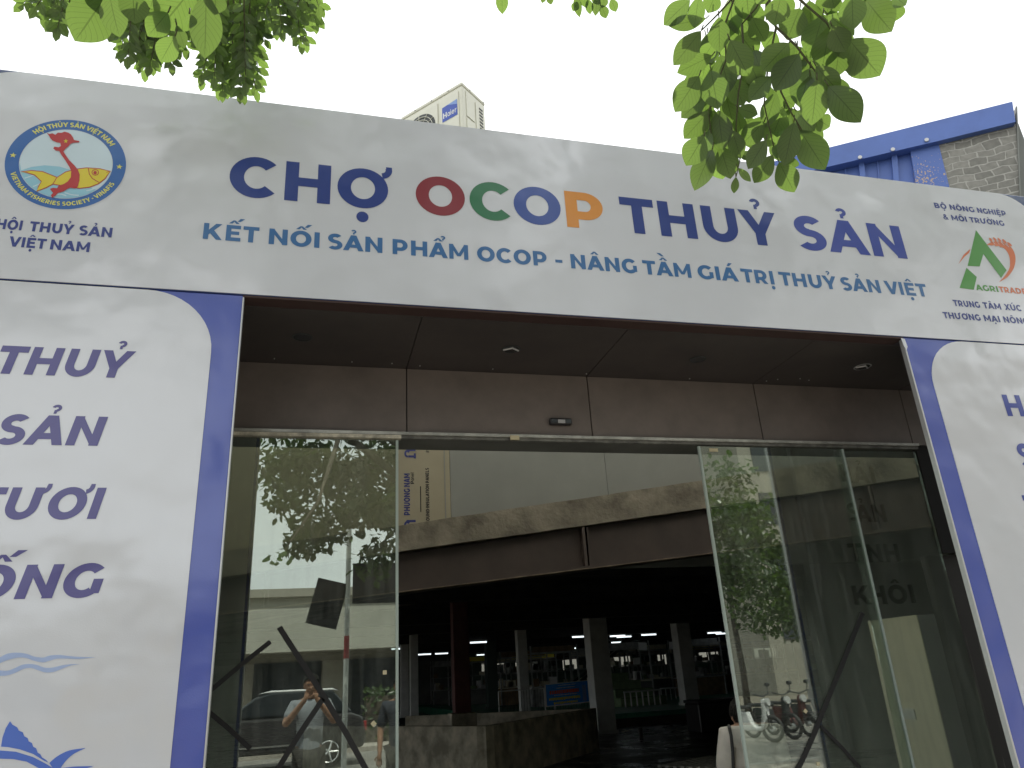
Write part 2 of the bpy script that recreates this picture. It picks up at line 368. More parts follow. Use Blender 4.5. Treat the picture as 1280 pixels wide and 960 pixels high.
def glyph(ch):
    """(width, polygons) with Vietnamese marks built onto the base letter"""
    d = unicodedata.normalize('NFD', ch); b = d[0]; wd, ps = G[b]; ps = list(ps); cx = wd/2; marks = d[1:]
    up = 0; ext = wd
    hat = '\u0302' in marks
    for k in marks:
        if k == '\u031b':                                  # horn
            x = wd-.20 if b == 'O' else wd-.1
            ps += P_arc(x+.02, 1.03, .27, .24, .15, .15, -78, 20); ps += P_rect(x+.15, 1.03, x+.285, 1.12); ext = max(ext, x+.29)
        elif k == '\u0323': ps += P_disc(cx, -.24, .135)
        elif k == '\u0302':
            ps += [[(cx-.30,1.10),(cx-.10,1.10),(cx+.06,1.31),(cx-.06,1.31)], [(cx+.30,1.10),(cx+.10,1.10),(cx-.06,1.31),(cx+.06,1.31)]]
        elif k == '\u0301':
            ps += [[(cx+.17,1.24),(cx+.34,1.24),(cx+.58,1.44),(cx+.33,1.44)]] if hat else [[(cx-.10,1.10),(cx+.07,1.10),(cx+.30,1.33),(cx+.04,1.33)]]
        elif k == '\u0300':
            ps += [[(cx-.10,1.40),(cx+.10,1.40),(cx-.14,1.62),(cx-.40,1.62)]] if hat else [[(cx+.10,1.10),(cx-.07,1.10),(cx-.30,1.33),(cx-.04,1.33)]]
        elif k == '\u0309':
            ox, oy = (cx+.30, 1.36) if hat else (cx, 1.25)
            ps += P_arc(ox, oy, .15, .125, .10, .09, -85, 165); ps += P_rect(ox-.045, oy-.19, ox+.045, oy-.06)
    return wd, ext, ps
def layout(s):
    x = 0; out = []; mx_ = 0; first = True
    for ch in s:
        if ch == ' ': x += .34; continue
        b = unicodedata.normalize('NFD', ch)[0]; wd, ext, ps = glyph(ch)
        if not first: x += SB[b]
        first = False
        for p in ps: out.append([(q[0]+x, q[1]) for q in p])
        mx_ = max(mx_, x+ext); x += max(wd, ext-.06) + SB[b]
    return out, mx_
def union(polys):
    vs = []; fs = []
    for p in polys:
        k = len(vs)
        ar = sum(p[i][0]*p[(i+1) % len(p)][1]-p[(i+1) % len(p)][0]*p[i][1] for i in range(len(p)))
        if ar < 0: p = p[::-1]
        vs += [Vector(q) for q in p]; fs.append(list(range(k, k+len(p))))
    r = geometry.delaunay_2d_cdt(vs, [], fs, 1, 1e-5)
    return r[0], [f for f, src in zip(r[2], r[5]) if src]
def place2d(name, polys, o, ux, uz, m, parent, double=False):
    """flat print: 2-D polygons laid on the plane o + x*ux + y*uz"""
    v, f = union(polys); o, ux, uz = Vector(o), Vector(ux), Vector(uz)
    b = MB(); b.add([o+ux*p[0]+uz*p[1] for p in v], [tuple(q) for q in f])
    n = ux.cross(uz)
    me = b.build(name, m, parent)
    return me
def text_box(name, s, x0, x1, zb, cap, y, m, parent, shear=0, back=False):
    ps, wd = layout(s)
    k = (x1-x0)/(wd + shear)
    ps = [[(q[0]*k+shear*k*q[1], q[1]*cap) for q in p] for p in ps]
    if back: return place2d(name, ps, (x0, y, zb), (1, 0, 0), (0, 0, 1), m, parent)
    return place2d(name, ps, (x0, y, zb), (1, 0, 0), (0, 0, 1), m, parent)
def px_poly(name, polys, m, parent, y, off=0):
    """outlines given in photo pixels, unprojected onto the front plane y=0 and laid at depth y"""
    out = []
    for p in polys:
        out.append([(lambda q: (q.x, q.z))(onY(a, b, 0)) for a, b in p])
    return place2d(name, out, (0, y, 0), (1, 0, 0), (0, 0, 1), m, parent)
def stroke(pts, wd, closed=False):
    """quads along a polyline (2-D)"""
    out = []; n = len(pts)
    ns = []
    for i in range(n):
        a = pts[(i-1) % n] if closed or i else pts[0]; b = pts[(i+1) % n] if closed or i < n-1 else pts[-1]
        dx, dy = b[0]-a[0], b[1]-a[1]; l = math.hypot(dx, dy) or 1; ns.append((-dy/l, dx/l))
    w_ = wd if isinstance(wd, (list, tuple)) else [wd]*n
    for i in range(n if closed else n-1):
        j = (i+1) % n
        out.append([(pts[i][0]-ns[i][0]*w_[i]/2, pts[i][1]-ns[i][1]*w_[i]/2), (pts[j][0]-ns[j][0]*w_[j]/2, pts[j][1]-ns[j][1]*w_[j]/2),
                    (pts[j][0]+ns[j][0]*w_[j]/2, pts[j][1]+ns[j][1]*w_[j]/2), (pts[i][0]+ns[i][0]*w_[i]/2, pts[i][1]+ns[i][1]*w_[i]/2)])
    return out
def smooth2(pts, k=5):
    """Catmull-Rom through 2-D points"""
    out = []; n = len(pts)
    for i in range(n-1):
        p0, p1, p2, p3 = pts[max(i-1, 0)], pts[i], pts[i+1], pts[min(i+2, n-1)]
        for j in range(k):
            t = j/k
            out.append(tuple(.5*((2*p1[c])+(-p0[c]+p2[c])*t+(2*p0[c]-5*p1[c]+4*p2[c]-p3[c])*t*t+(-p0[c]+3*p1[c]-3*p2[c]+p3[c])*t**3) for c in (0, 1)))
    return out+[pts[-1]]
def star(cx, cy, r, rot=90):
    pts = []
    for i in range(10):
        a = math.radians(rot+36*i); q = r if i % 2 == 0 else r*.40
        pts.append((cx+q*math.cos(a), cy+q*math.sin(a)))
    return [[pts[i], pts[i+1], (cx, cy), pts[i-1]] for i in range(0, 10, 2)]

# ---------------------------------------------------------------- setting
XL, XR = -.415, 3.694            # opening of the gate
ZB, ZT = 3.50, 4.78              # banner over the opening
GY = .886                        # line of the glass doors
def sheet(name, x0, x1, y0, y1, z, m):
    o = MB().add([(x0,y0,z),(x1,y0,z),(x1,y1,z),(x0,y1,z)], [(0,1,2,3)]).build(name, m); return tag(o, kind='structure')
sheet('ground', -400, 400, -400, 400, -.16, M['earth'])
o = box('pavement', (-40, -7.2, -.15), (60, 1.3, -.004), M['pavement']); tag(o, kind='structure')
o = box('kerb', (-40, -7.42, -.15), (60, -7.203, -.002), M['kerb']); tag(o, kind='structure')
sheet('road', -80, 120, -19, -7.4, -.145, M['asphalt'])
o = box('far_pavement', (-80, -23.5, -.15), (120, -19, -.02), M['pavement']); tag(o, kind='structure')
mk = MB()
for i in range(-8, 14): mk.add([(i*6,-13.3,-.141),(i*6+3,-13.3,-.141),(i*6+3,-13.15,-.141),(i*6,-13.15,-.141)], [(0,1,2,3)])
tag(mk.build('road_marking', M['white_paint']), kind='structure')
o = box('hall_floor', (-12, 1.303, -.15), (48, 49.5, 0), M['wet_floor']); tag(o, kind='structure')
o = box('market_platform', (6.5, 20.6, .003), (46, 49.3, .36), M['green_floor']); tag(o, kind='structure')

# ---------------------------------------------------------------- market building behind the gate
bld = thing('market_building', 'dark market hall with brown clad entrance and recessed lamps behind the banner gate', 'building')
xs = [-3.27, -2.0, -.73, .54, 1.80, 3.11, 4.40, 5.70]
for i in range(len(xs)-1):
    b = MB().box((xs[i]+.004, .886, 3.045), (xs[i+1]-.004, .93, 3.494)); b.build('header_panel', M['cladding'], bld)
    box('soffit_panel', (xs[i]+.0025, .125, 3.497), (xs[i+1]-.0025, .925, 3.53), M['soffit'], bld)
box('backing_wall', (-3.2, .935, 3.05), (5.6, 1.25, 5.29), M['hall_wall'], bld)
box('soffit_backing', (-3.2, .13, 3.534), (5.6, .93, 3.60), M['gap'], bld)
# front walls left and right of the shop front
box('front_wall', (-12, .90, 0), (-2.3, 1.25, 5.29), M['hall_wall'], bld)
box('front_wall', (5.62, .90, 0), (48, 1.25, 5.29), M['hall_wall'], bld)
box('front_roof', (-12, .94, 5.30), (48, 1.39, 5.42), M['hall_wall'], bld)
box('front_roof', (-12, 2.2, 5.30), (48, 2.29, 5.42), M['hall_wall'], bld)
box('front_roof', (-12, 1.391, 5.30), (-3.0, 2.199, 5.42), M['hall_wall'], bld)
box('front_roof', (12.0, 1.391, 5.30), (48, 2.199, 5.42), M['hall_wall'], bld)
box('fill_skylight', (-2.999, 1.391, 5.33), (11.999, 2.199, 5.345), M['fill_skylight'], bld)  # unseen roof strip added to brighten the entrance bay
box('roof_step', (-12, 2.295, 5.30), (48, 2.40, 6.34), M['hall_wall'], bld)
box('roof', (-12, 2.295, 6.345), (48, 2.7, 6.6), M['hall_wall'], bld)
box('roof', (-12, 2.703, 6.345), (-3, 6.2, 6.6), M['hall_wall'], bld)
box('roof', (15, 2.703, 6.345), (48, 6.2, 6.6), M['hall_wall'], bld)
box('roof', (-12, 6.203, 6.345), (48, 50, 6.6), M['hall_wall'], bld)
box('fill_skylight', (-2.997, 2.703, 6.36), (14.997, 6.2, 6.375), M['fill_skylight'], bld)  # larger unseen strip, added for more daylight on the ramp
box('side_wall', (-12.3, 2.42, -.1), (-12.003, 6.2, 6.34), M['hall_wall'], bld)
box('side_wall', (-12.3, 30, -.1), (-12.003, 50, 6.34), M['hall_wall'], bld)
box('side_wall', (-12.3, 6.203, 3.4), (-12.003, 29.997, 6.34), M['hall_wall'], bld)
box('side_wall', (48.003, 2.42, -.1), (48.3, 50, 6.34), M['hall_wall'], bld)
# rear wall with window openings
rw = MB(); x = -12
wins = [(11.2, 12.9), (13.6, 14.3), (17.0, 18.2), (20.4, 22.2), (24.2, 25.0), (27.5, 29.2), (32.0, 34.0)]
for a, c in wins:
    rw.box((x, 49.6, -.1), (a, 49.9, 6.34)); rw.box((a, 49.6, -.1), (c, 49.9, 1.9)); rw.box((a, 49.6, 2.75), (c, 49.9, 6.34)); x = c
rw.box((x, 49.6, -.1), (48, 49.9, 6.34)); rw.build('rear_wall', M['hall_wall'], bld)
for a, c in wins:
    f = MB(); f.box((a, 49.7, 1.9), (c, 49.76, 1.96)); f.box((a, 49.7, 2.69), (c, 49.76, 2.75))
    for q in (a, (a+c)/2-.03, c-.06): f.box((q, 49.702, 1.962), (q+.06, 49.758, 2.688))
    f.build('window_frame', M['black_plastic'], bld)
# low dark ceiling over the far hall with cross beams
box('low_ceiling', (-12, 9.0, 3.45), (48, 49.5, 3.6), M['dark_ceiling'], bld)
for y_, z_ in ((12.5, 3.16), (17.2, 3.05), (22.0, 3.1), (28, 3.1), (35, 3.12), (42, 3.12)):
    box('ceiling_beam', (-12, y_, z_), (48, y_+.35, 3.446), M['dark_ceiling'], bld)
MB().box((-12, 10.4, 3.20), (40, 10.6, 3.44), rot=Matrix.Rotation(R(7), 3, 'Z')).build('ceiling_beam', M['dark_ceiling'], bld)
tag(box('window_dimming_wall', (-20, 58, -.15), (70, 58.3, 5.5), M['pale_wall']), 'grey wall added behind the rear windows of the hall to dim them', 'wall')  # added outside to grey down the bright rear windows
# recessed lamps in the soffit
for px, py, lit in ((378, 421, 0), (639, 436, 0), (872, 449, 0), (1078, 458, 1)):
    c = onZ(px, py, 3.4965); n = 24
    ring = MB(); dsk = MB()
    pi = [(math.cos(2*math.pi*i/n), math.sin(2*math.pi*i/n)) for i in range(n)]
    ring.add([(c.x+.062*a, c.y+.062*b, 3.493) for a, b in pi]+[(c.x+.052*a, c.y+.052*b, 3.491) for a, b in pi], [(i, n+i, n+(i+1) % n, (i+1) % n) for i in range(n)])
    r_ = ring.build('downlight', M['silver'] if lit else M['dark_grille'], bld)
    dsk.add([(c.x+.052*a, c.y+.052*b, 3.4925) for a, b in pi], [tuple(range(n-1, -1, -1))]); dsk.build('lens', M['dark_glass'], r_)
    if lit or px == 639:
        lv = MB(); lv.tube([(c.x-.05, c.y+.01, 3.490), (c.x, c.y-.03, 3.488), (c.x+.05, c.y+.01, 3.490)], .006, 6); lv.build('spring_clip', M['silver'], r_)
# small screws and scars along the soffit
for px, py in ((343, 448), (440, 452), (490, 454), (525, 457), (616, 461), (733, 467), (862, 473), (958, 476), (972, 474), (1000, 473), (1011, 475)):
    p = onZ(px, py, 3.495); box('screw', (p.x-.0035, p.y-.0035, 3.490), (p.x+.0035, p.y+.0035, 3.496), M['silver'], bld)
# dark scored wall beside the right end of the glazing
scw = mat('scored_dark_wall', (.022, .02, .018), .7, c2=(.16, .155, .13), vscale=1, stretch=(30, 30, 1.1), lo=.58, hi=.75, detail=8)
box('scored_wall', (4.33, .95, 0), (5.6, 1.02, 2.22), scw, bld)
box('end_wall', (4.42, .89, 2.23), (5.6, .93, 3.04), M['gap'], bld)
box('left_return', (-2.29, .89, 0), (-1.55, .93, 3.04), M['gap'], bld)

# ---------------------------------------------------------------- the banner gate
gate = thing('banner_gate', 'white and blue printed banner arch spanning the market entrance with title lettering', 'banner gate', (0, 0, 0))
LX, RX = -2.05, 5.36
def rounded(x0, z0, x1, z1, r, corners):
    pts = []
    for k, (cx, cz, a0) in enumerate(((x1-r, z1-r, 0), (x0+r, z1-r, 90), (x0+r, z0+r, 180), (x1-r, z0+r, 270))):
        if corners[k]:
            for i in range(13):
                a = math.radians(a0+90*i/12); pts.append((cx+r*math.cos(a), cz+r*math.sin(a)))
        else: pts.append([(x1, z1), (x0, z1), (x0, z0), (x1, z0)][k])
    return pts
def white_panel(name, x0, z0, x1, z1, r, corners, parent, m, y=-.004):
    p = rounded(x0, z0, x1, z1, r, corners); b = MB()
    b.ngon_prism([(a, y, c) for a, c in p], (0, .0035, 0)); return b.build(name, m, parent)
box('fascia_backing', (LX, 0, ZB), (RX, .035, ZT), M['navy_vinyl'], gate, bevel=.006)
white_panel('fascia_panel', -1.95, ZB+.004, 5.235, ZT-.006, .33, (1, 1, 0, 0), gate, M['white_vinyl'])
box('fascia_lip', (XL, .002, ZB-.012), (XR, .10, ZB-.001), mat('lip', (.05, .026, .024), .6), gate)
lp = MB().box((LX, .004, 0), (XL, .033, ZB-.003)).build('pillar', M['blue_vinyl'], gate, bevel=.004)
rp_ = MB().box((XR, .004, 0), (RX, .033, ZB-.003)).build('pillar', M['blue_vinyl'], gate, bevel=.004)
white_panel('pillar_panel', -1.95, .1, -.544, ZB-.006, .33, (1, 1, 0, 0), lp, M['white_vinyl'], 0)
white_panel('pillar_panel', 3.832, .1, 5.235, ZB-.006, .33, (1, 1, 0, 0), rp_, M['white_vinyl'], 0)
box('pillar_back', (LX+.02, .034, .02), (XL-.02, .038, ZB-.02), M['banner_back'], lp)
box('pillar_back', (XR+.02, .034, .02), (RX-.02, .038, ZB-.02), M['banner_back'], rp_)
box('fascia_back', (LX+.02, .036, ZB+.06), (RX-.02, .04, ZT-.02), M['banner_back'], gate)
box('edge_trim', (XL-.001, .0, 0), (XL+.006, .034, ZB-.014), M['steel_trim'], lp)
box('edge_trim', (XR-.010, .0, 0), (XR+.001, .034, ZB-.014), M['steel_trim'], rp_)
MB().ngon_prism([(XR-.02, -.002, 3.49), (XR+.006, -.002, 3.485), (XR+.012, -.002, 3.43), (XR-.004, -.002, 3.40), (XR-.016, -.002, 3.44)], (0, .004, 0)).build('torn_vinyl', M['white_vinyl'], rp_)
# frame legs of the arch behind the prints
for x_ in (LX+.1, XL-.2, XR+.2, RX-.1): box('frame_leg', (x_-.025, .042, .0), (x_+.025, .09, ZT-.1), M['steel_trim'], gate)

TY = -.0055
def word(s, x0, x1, base, cap, m, parent, y=TY, shear=0, name='lettering'):
    return text_box(name, s, x0, x1, base, cap, y, m, parent, shear)
pxx = lambda x, y: onY(x, y).x
title = [('CHỢ', 287, 490, 'navy_ink'), ('O', 519.5, 581, 'red_ink'), ('C', 598*.3125+400, 640, 'green_ink'), ('O', 642, 700.8, 'blue_ink'),
         ('P', 707, 754, 'orange_ink'), ('THUỶ', 776, 973, 'navy_ink'), ('SẢN', 994, 1130, 'royal_ink')]
ty = lambda x: 221 + (x-287)*.1048            # mid-height of the title line in the photo
for s, a, b, m in title:
    word(s, pxx(a, ty(a)), pxx(b, ty(b)), 4.107, .265, M[m], gate, name='title_letters')
sl = [('KẾT', 254.7, 324), ('NỐI', 336.5, 399.5), ('SẢN', 409.5, 478), ('PHẨM', 490.6, 585), ('OCOP', 596, 683), ('-', 693.7, 702.5), ('NÂNG', 713, 795.5),
      ('TẦM', 803, 863), ('GIÁ', 871.5, 922), ('TRỊ', 926, 966.5), ('THUỶ', 973.5, 1045.5), ('SẢN', 1050.5, 1099.5), ('VIỆT', 1105.6, 1158)]
sy = lambda x: 287 + (x-254.7)*.0862
for s, a, b in sl:
    word(s, pxx(a, sy(a)), pxx(b, sy(b)), 3.816, .099, M['slogan_ink'], gate, name='slogan_letters')
for s, a, b, base, cap in (('HỘI', -1.60, pxx(28, 284), 3.779, .058), ('THUỶ', pxx(37.5, 284), pxx(93, 287), 3.779, .058), ('SẢN', pxx(99, 289), pxx(140.6, 291), 3.779, .058),
                           ('VIỆT', pxx(11.5, 303), pxx(58, 307), 3.683, .058), ('NAM', pxx(63.5, 307), pxx(112.5, 310), 3.683, .058)):
    word(s, a, b, base, cap, M['deep_ink'], gate, name='caption_letters')
for s, a, b, base, cap in (('BỘ', 4.279, 4.386, 4.570, .046), ('NÔNG', 4.415, 4.635, 4.570, .046), ('NGHIỆP', 4.662, 4.925, 4.570, .046),
                           ('&', 4.327, 4.372, 4.477, .046), ('MÔI', 4.40, 4.535, 4.477, .046), ('TRƯỜNG', 4.562, 4.875, 4.477, .046),
                           ('TRUNG', 4.182, 4.405, 3.761, .048), ('TÂM', 4.432, 4.585, 3.761, .048), ('XÚC', 4.617, 4.765, 3.761, .048), ('TIẾN', 4.80, 4.985, 3.761, .048), ('THƯƠNG', 4.065, 4.375, 3.660, .048), ('MẠI', 4.405, 4.54, 3.660, .048), ('NÔNG', 4.572, 4.79, 3.660, .048), ('NGHIỆP', 4.82, 5.09, 3.660, .048)):
    word(s, a, b, base, cap, M['deep_ink'], gate, name='caption_letters')
word('AGRI', 4.418, 4.612, 3.902, .047, M['logo_green'], gate, name='logo_letters')
word('TRADE', 4.622, 4.862, 3.902, .047, M['logo_orange'], gate, name='logo_letters')

# round fisheries emblem
EC = (-1.345, 4.2065); ER = .284
emb = place2d('emblem', P_disc(EC[0], EC[1], ER+.006, 64), (0, -.0047, 0), (1,0,0), (0,0,1), M['white_vinyl'], gate)
place2d('ring', P_arc(EC[0], EC[1], ER, ER, .064, .064, 0, 360, 72), (0, -.0055, 0), (1,0,0), (0,0,1), M['emblem_blue'], emb)
place2d('field', P_disc(EC[0], EC[1], .218, 64), (0, -.0055, 0), (1,0,0), (0,0,1), M['emblem_pale'], emb)
q = lambda pts: [(x/4.8, 130+y/4.8) for x, y in pts]
def inner_arc(a0, a1, n=24): return [(EC[0]+.217*math.cos(R(a0+(a1-a0)*i/n)), EC[1]+.217*math.sin(R(a0+(a1-a0)*i/n))) for i in range(n+1)]
top = [(lambda p: (p.x, p.z))(onY(a, b)) for a, b in q([(560,515),(480,440),(420,398),(360,380),(270,372),(190,382),(130,402)])]
place2d('water', [inner_arc(186, 318)+top], (0, -.0060, 0), (1,0,0), (0,0,1), M['emblem_water'], emb)
wv = []
for pts in ([(150,450),(180,440),(215,428)], [(200,500),(230,488),(262,470)], [(390,535),(430,548),(475,552)], [(320,560),(360,545),(400,555)], [(520,525),(560,515),(590,500)]):
    px_poly('ripple', stroke(smooth2(q(pts), 4), 1.2), M['emblem_pale'], emb, -.0065)
fish = [(125,412),(190,403),(260,410),(345,444),(395,412),(450,396),(520,387),(600,392),(665,408),(632,455),(592,485),(540,505),(480,512),(400,500),(320,487),(280,508),(222,530),(232,500),(250,470),(210,432),(165,418)]
fq = q(fish)
def inset(pts, d):
    out = []; n = len(pts); ar = sum(pts[i][0]*pts[(i+1) % n][1]-pts[(i+1) % n][0]*pts[i][1] for i in range(n)); sg = 1 if ar > 0 else -1
    for i in range(n):
        a, b = pts[i-1], pts[(i+1) % n]; dx, dy = b[0]-a[0], b[1]-a[1]; l = math.hypot(dx, dy); out.append((pts[i][0]-sg*dy/l*d, pts[i][1]+sg*dx/l*d))
    return out
px_poly('fish_outline', [inset(fq, -.35)], M['emblem_red'], emb, -.0068)
px_poly('fish', [inset(fq, .75)], M['emblem_yellow'], emb, -.0074)
lines = stroke(q([(533,392),(538,425),(556,452),(596,476)]), 1.0)+stroke(q([(345,444),(330,470),(318,487)]), .9)+stroke(q([(640,415),(660,408)]), .8)
ex = q([(574,416)])[0]
lines += [[(ex[0]+a, ex[1]+b) for a, b in p] for p in P_arc(0, 0, 4.6, 3.9, .9, .9, 0, 360, 20)]
px_poly('fish_lines', lines, M['emblem_red'], emb, -.0079)
px_poly('fish_eye', [[(ex[0]+a-.2, ex[1]+b+.3) for a, b in P_disc(0, 0, 2.2, 14)[0]]], M['emblem_red'], emb, -.0082)
vn = [(283,180),(300,186),(318,182),(335,191),(350,178),(372,179),(390,172),(412,178),(428,188),(440,205),(447,222),(478,228),(478,236),(445,238),(425,245),(410,262),(395,275),(383,290),(395,310),(420,345),(450,375),(470,400),(481,430),(479,465),(470,500),(455,513),(425,508),(405,516),(385,530),(350,540),(335,556),(315,568),(308,552),(322,540),(302,515),(320,508),(345,511),(355,495),(385,486),(410,470),(428,445),(430,410),(420,385),(395,345),(370,310),(358,288),(338,286),(322,272),(330,262),(355,266),(368,258),(365,240),(340,235),(318,225),(305,212),(296,195)]
px_poly('country_map', [q(vn)], M['emblem_red'], emb, -.0085)
px_poly('map_star', [[(a, b) for a, b in p] for p in star(398/4.8, 130+230/4.8, 3.0, -90)], M['emblem_yellow'], emb, -.0095)
for st in (star(EC[0]-.252, EC[1]+.018, .017), star(EC[0]+.252, EC[1]+.012, .017)): place2d('ring_star', st, (0, -.0062, 0), (1,0,0), (0,0,1), M['emblem_text'], emb)
def ring_text(s, a0, a1, r, cap, inward=False):
    ps, wd = layout(s); out = []
    k = math.radians(abs(a1-a0))*r/wd
    for p in ps:
        pp = []
        for x_, y_ in p:
            t = x_/wd
            a = R(a0+(a1-a0)*t); rr = r + (y_*cap if not inward else -y_*cap + 0)
            pp.append((EC[0]+rr*math.cos(a), EC[1]+rr*math.sin(a)))
        out.append(pp)
    return out
place2d('ring_letters', ring_text('HỘI THỦY SẢN VIỆT NAM', 136, 36, .236, .030), (0, -.0062, 0), (1,0,0), (0,0,1), M['emblem_text'], emb)
place2d('ring_letters', ring_text('VIETNAM FISHERIES SOCIETY - VINAFIS', 200, 338, .263, .025, True), (0, -.0064, 0), (1,0,0), (0,0,1), M['emblem_text'], emb)

# green and orange farm trade logo
g_ = lambda pts: [(1080+x/4.365, 200+y/4.365) for x, y in pts]
lg = px_poly('logo_letter_shape', [g_([(608,385),(775,603),(745,645),(648,515),(628,583),(562,580)]), g_([(556,590),(612,640),(596,710),(518,700)])], M['logo_green'], gate, TY)
arc_o = smooth2(g_([(662,466),(700,448),(750,450),(800,478),(823,530),(815,590),(780,640),(735,668)]), 5)
arc_i = smooth2(g_([(735,666),(768,630),(792,585),(790,530),(768,490),(730,470),(690,466),(664,468)]), 5)
px_poly('logo_arc', [arc_o+arc_i, g_([(512,570),(540,520),(578,486),(572,508),(545,530)])], M['logo_orange'], gate, -.0050)
gr = []
for cx, cy, a in ((690,440,50),(712,437,50),(736,440,50),(762,446,45),(790,462,40),(700,462,-15),(726,466,-15),(752,472,-10),(778,482,0)):
    e = [(cx+17*math.cos(t)*math.cos(R(a))-6*math.sin(t)*math.sin(R(a)), cy+17*math.cos(t)*math.sin(R(a))+6*math.sin(t)*math.cos(R(a))) for t in [2*math.pi*i/10 for i in range(10)]]
    gr.append(g_(e))
px_poly('wheat_grains', gr, M['logo_orange'], lg, -.0062)
gl_ = []
for cx, cy, a in ((702,452,50),(726,452,50),(752,458,45),(776,468,40)):
    gl_.append(g_([(cx-14*math.cos(R(a)), cy-14*math.sin(R(a))-2), (cx+14*math.cos(R(a)), cy+14*math.sin(R(a))-2), (cx+14*math.cos(R(a)), cy+14*math.sin(R(a))+2), (cx-14*math.cos(R(a)), cy-14*math.sin(R(a))+2)]))
px_poly('wheat_gaps', gl_, M['white_vinyl'], lg, -.0068)

# pillar lettering
PY = -.0015
for s, x0, x1, base in (('THUỶ', -1.49, -.886, 3.006), ('SẢN', -1.425, -.968, 2.664), ('TƯƠI', -1.468, -.930, 2.323), ('SỐNG', -1.555, -.876, 1.983)):
    text_box('pillar_letters', s, x0, x1, base, .143, PY, M['violet_ink'], lp, .2)
for s, x0, x1, base in (('HẢI', 4.352, 4.74, 2.969), ('SẢN', 4.335, 4.76, 2.63), ('TINH', 4.262, 4.80, 2.292), ('KHÔI', 4.215, 4.85, 1.953)):
    text_box('pillar_letters', s, x0, x1, base, .15, PY, M['royal_ink'], rp_)
    text_box('show_through_letters', s, x0, x1, base, .15, .0395, M['show_through_shade'], rp_)  # daylight through the front print, painted as dark letters on the back
c6 = lambda pts: [(x/6, 800+y/6) for x, y in pts]
def wave(top_, bot): return smooth2(c6(top_), 5)+smooth2(c6(bot), 5)[::-1]
px_poly('wave_motif', [wave([(-260,150),(-160,185),(-60,160),(0,130),(60,102),(130,95),(200,104),(260,125),(325,132),(370,118),(440,112),(510,120),(600,127),(720,129)],
                            [(-260,185),(-160,225),(-60,200),(0,174),(60,150),(140,132),(200,136),(250,154),(320,168),(370,156),(430,140),(510,140),(600,142),(720,129)]),
                       wave([(-220,190),(-120,215),(0,228),(60,230),(110,212),(170,186),(235,180),(285,190),(340,208),(400,206),(460,192),(530,182),(600,182)],
                            [(-220,225),(-120,252),(0,268),(60,264),(120,244),(180,216),(235,210),(285,226),(340,243),(400,240),(460,218),(530,192),(600,182)])], M['wave_ink'], lp, PY)
finp = [(8,800),(20,730),(45,660),(76,608)]
edge = [(76,608),(95,635),(130,655),(142,680),(172,692),(182,722),(208,735),(216,760),(240,772),(250,800),(272,812),(284,845),(302,855),(316,880),(345,898),(366,920)]
px_poly('swordfish_motif', [c6(finp+edge[1:]+[(330,905),(250,855),(150,820),(60,803)]),
                            c6([(-200,840),(-100,815),(0,828),(120,838),(250,878),(340,925),(395,958),(440,1000),(300,1010),(290,960),(200,912),(100,893),(0,890),(-100,900),(-220,960)]),
                            smooth2(c6([(370,922),(430,872),(520,828),(640,810)]), 4)+smooth2(c6([(640,812),(560,850),(500,900),(455,960)]), 4)+c6([(430,1000),(395,958)]),
                            c6([(440,962),(560,948),(705,945),(640,965),(540,990),(450,1010)])], M['fish_ink'], lp, PY)

# ---------------------------------------------------------------- door track, sensor and glass leaves
tr = thing('door_track', 'slim pale metal sliding track above the glass doors', 'door track', (0, GY, 3.0))
MB().box((-1.55, -.045, .0), (.50, -.002, .022)).build('track_rail', mat('track_cream', (.55, .52, .42), .5, var=.4, vscale=14), tr)
MB().box((-1.55, -.047, .024), (4.41, -.003, .043)).build('track_cover', M['alu'], tr)
MB().box((.502, -.030, .004), (4.41, -.004, .0235)).build('track_rail', mat('track_dark', (.14, .14, .125), .5, var=.4, vscale=14), tr)
k = MB(); c = onY(643, 548, .84); k.box((c.x-.03, -.06, .002), (c.x+.03, -.047, .03)); k.build('track_stop', M['paper'], tr)
sp = onY(700.5, 527, .86)
sn = thing('door_sensor', 'small black motion sensor bar on the brown panel above the open doorway', 'motion sensor', (sp.x, .885, sp.z))
MB().box((-.078, -.045, -.024), (.078, 0, .022)).build('housing', M['black_plastic'], sn, bevel=.012)
MB().box((-.024, -.050, -.018), (.026, -.046, .006)).build('sensor_window', M['silver'], sn)
MB().box((.030, -.049, -.016), (.068, -.0455, .010)).build('side_lens', M['dark_glass'], sn); MB().box((-.068, -.049, -.016), (-.030, -.0455, .010)).build('side_lens', M['dark_glass'], sn)

def leaf_door(name, label, x0, x1, y, edges, group=None):
    t = thing(name, label, 'glass door', (x0, y, 0), 0, group)
    MB().box((0, 0, .02), (x1-x0, .010, 2.995)).build('pane', M['glass'], t)
    for e in edges:
        x_ = 0 if e == 0 else x1-x0
        s_ = -1 if e == 0 else 1
        MB().box((min(x_, x_+s_*.016), -.004, .02), (max(x_, x_+s_*.016), .014, 2.995)).build('edge_strip', M['glass_edge'], t)
    return t
dl = leaf_door('glass_door', 'left glass door leaf beside the left pillar with crossed black tape strips', -1.5, .468, .868, (1,))
dr = leaf_door('glass_door', 'right sliding glass door leaf standing next to the open gap', 2.585, 3.735, .868, (0, 1))
df = leaf_door('glass_door', 'fixed glass pane at the far right beside the right pillar', 3.69, 4.41, .895, ())
def tape(parent, pts, wd, y=.8655):
    P = [(lambda p: (p.x, p.z))(onY(a, b, y)) for a, b in pts]
    b = MB()
    for p in stroke(P, wd): b.ngon_prism([(x_-parent.location.x, y-parent.location.y, z_) for x_, z_ in p], (0, -.004, 0))
    return b.build('tape_strip', M['black_rubber'], parent)
tape(dl, [(349, 784), (380, 832), (405, 871), (433, 917), (461, 968)], .030)
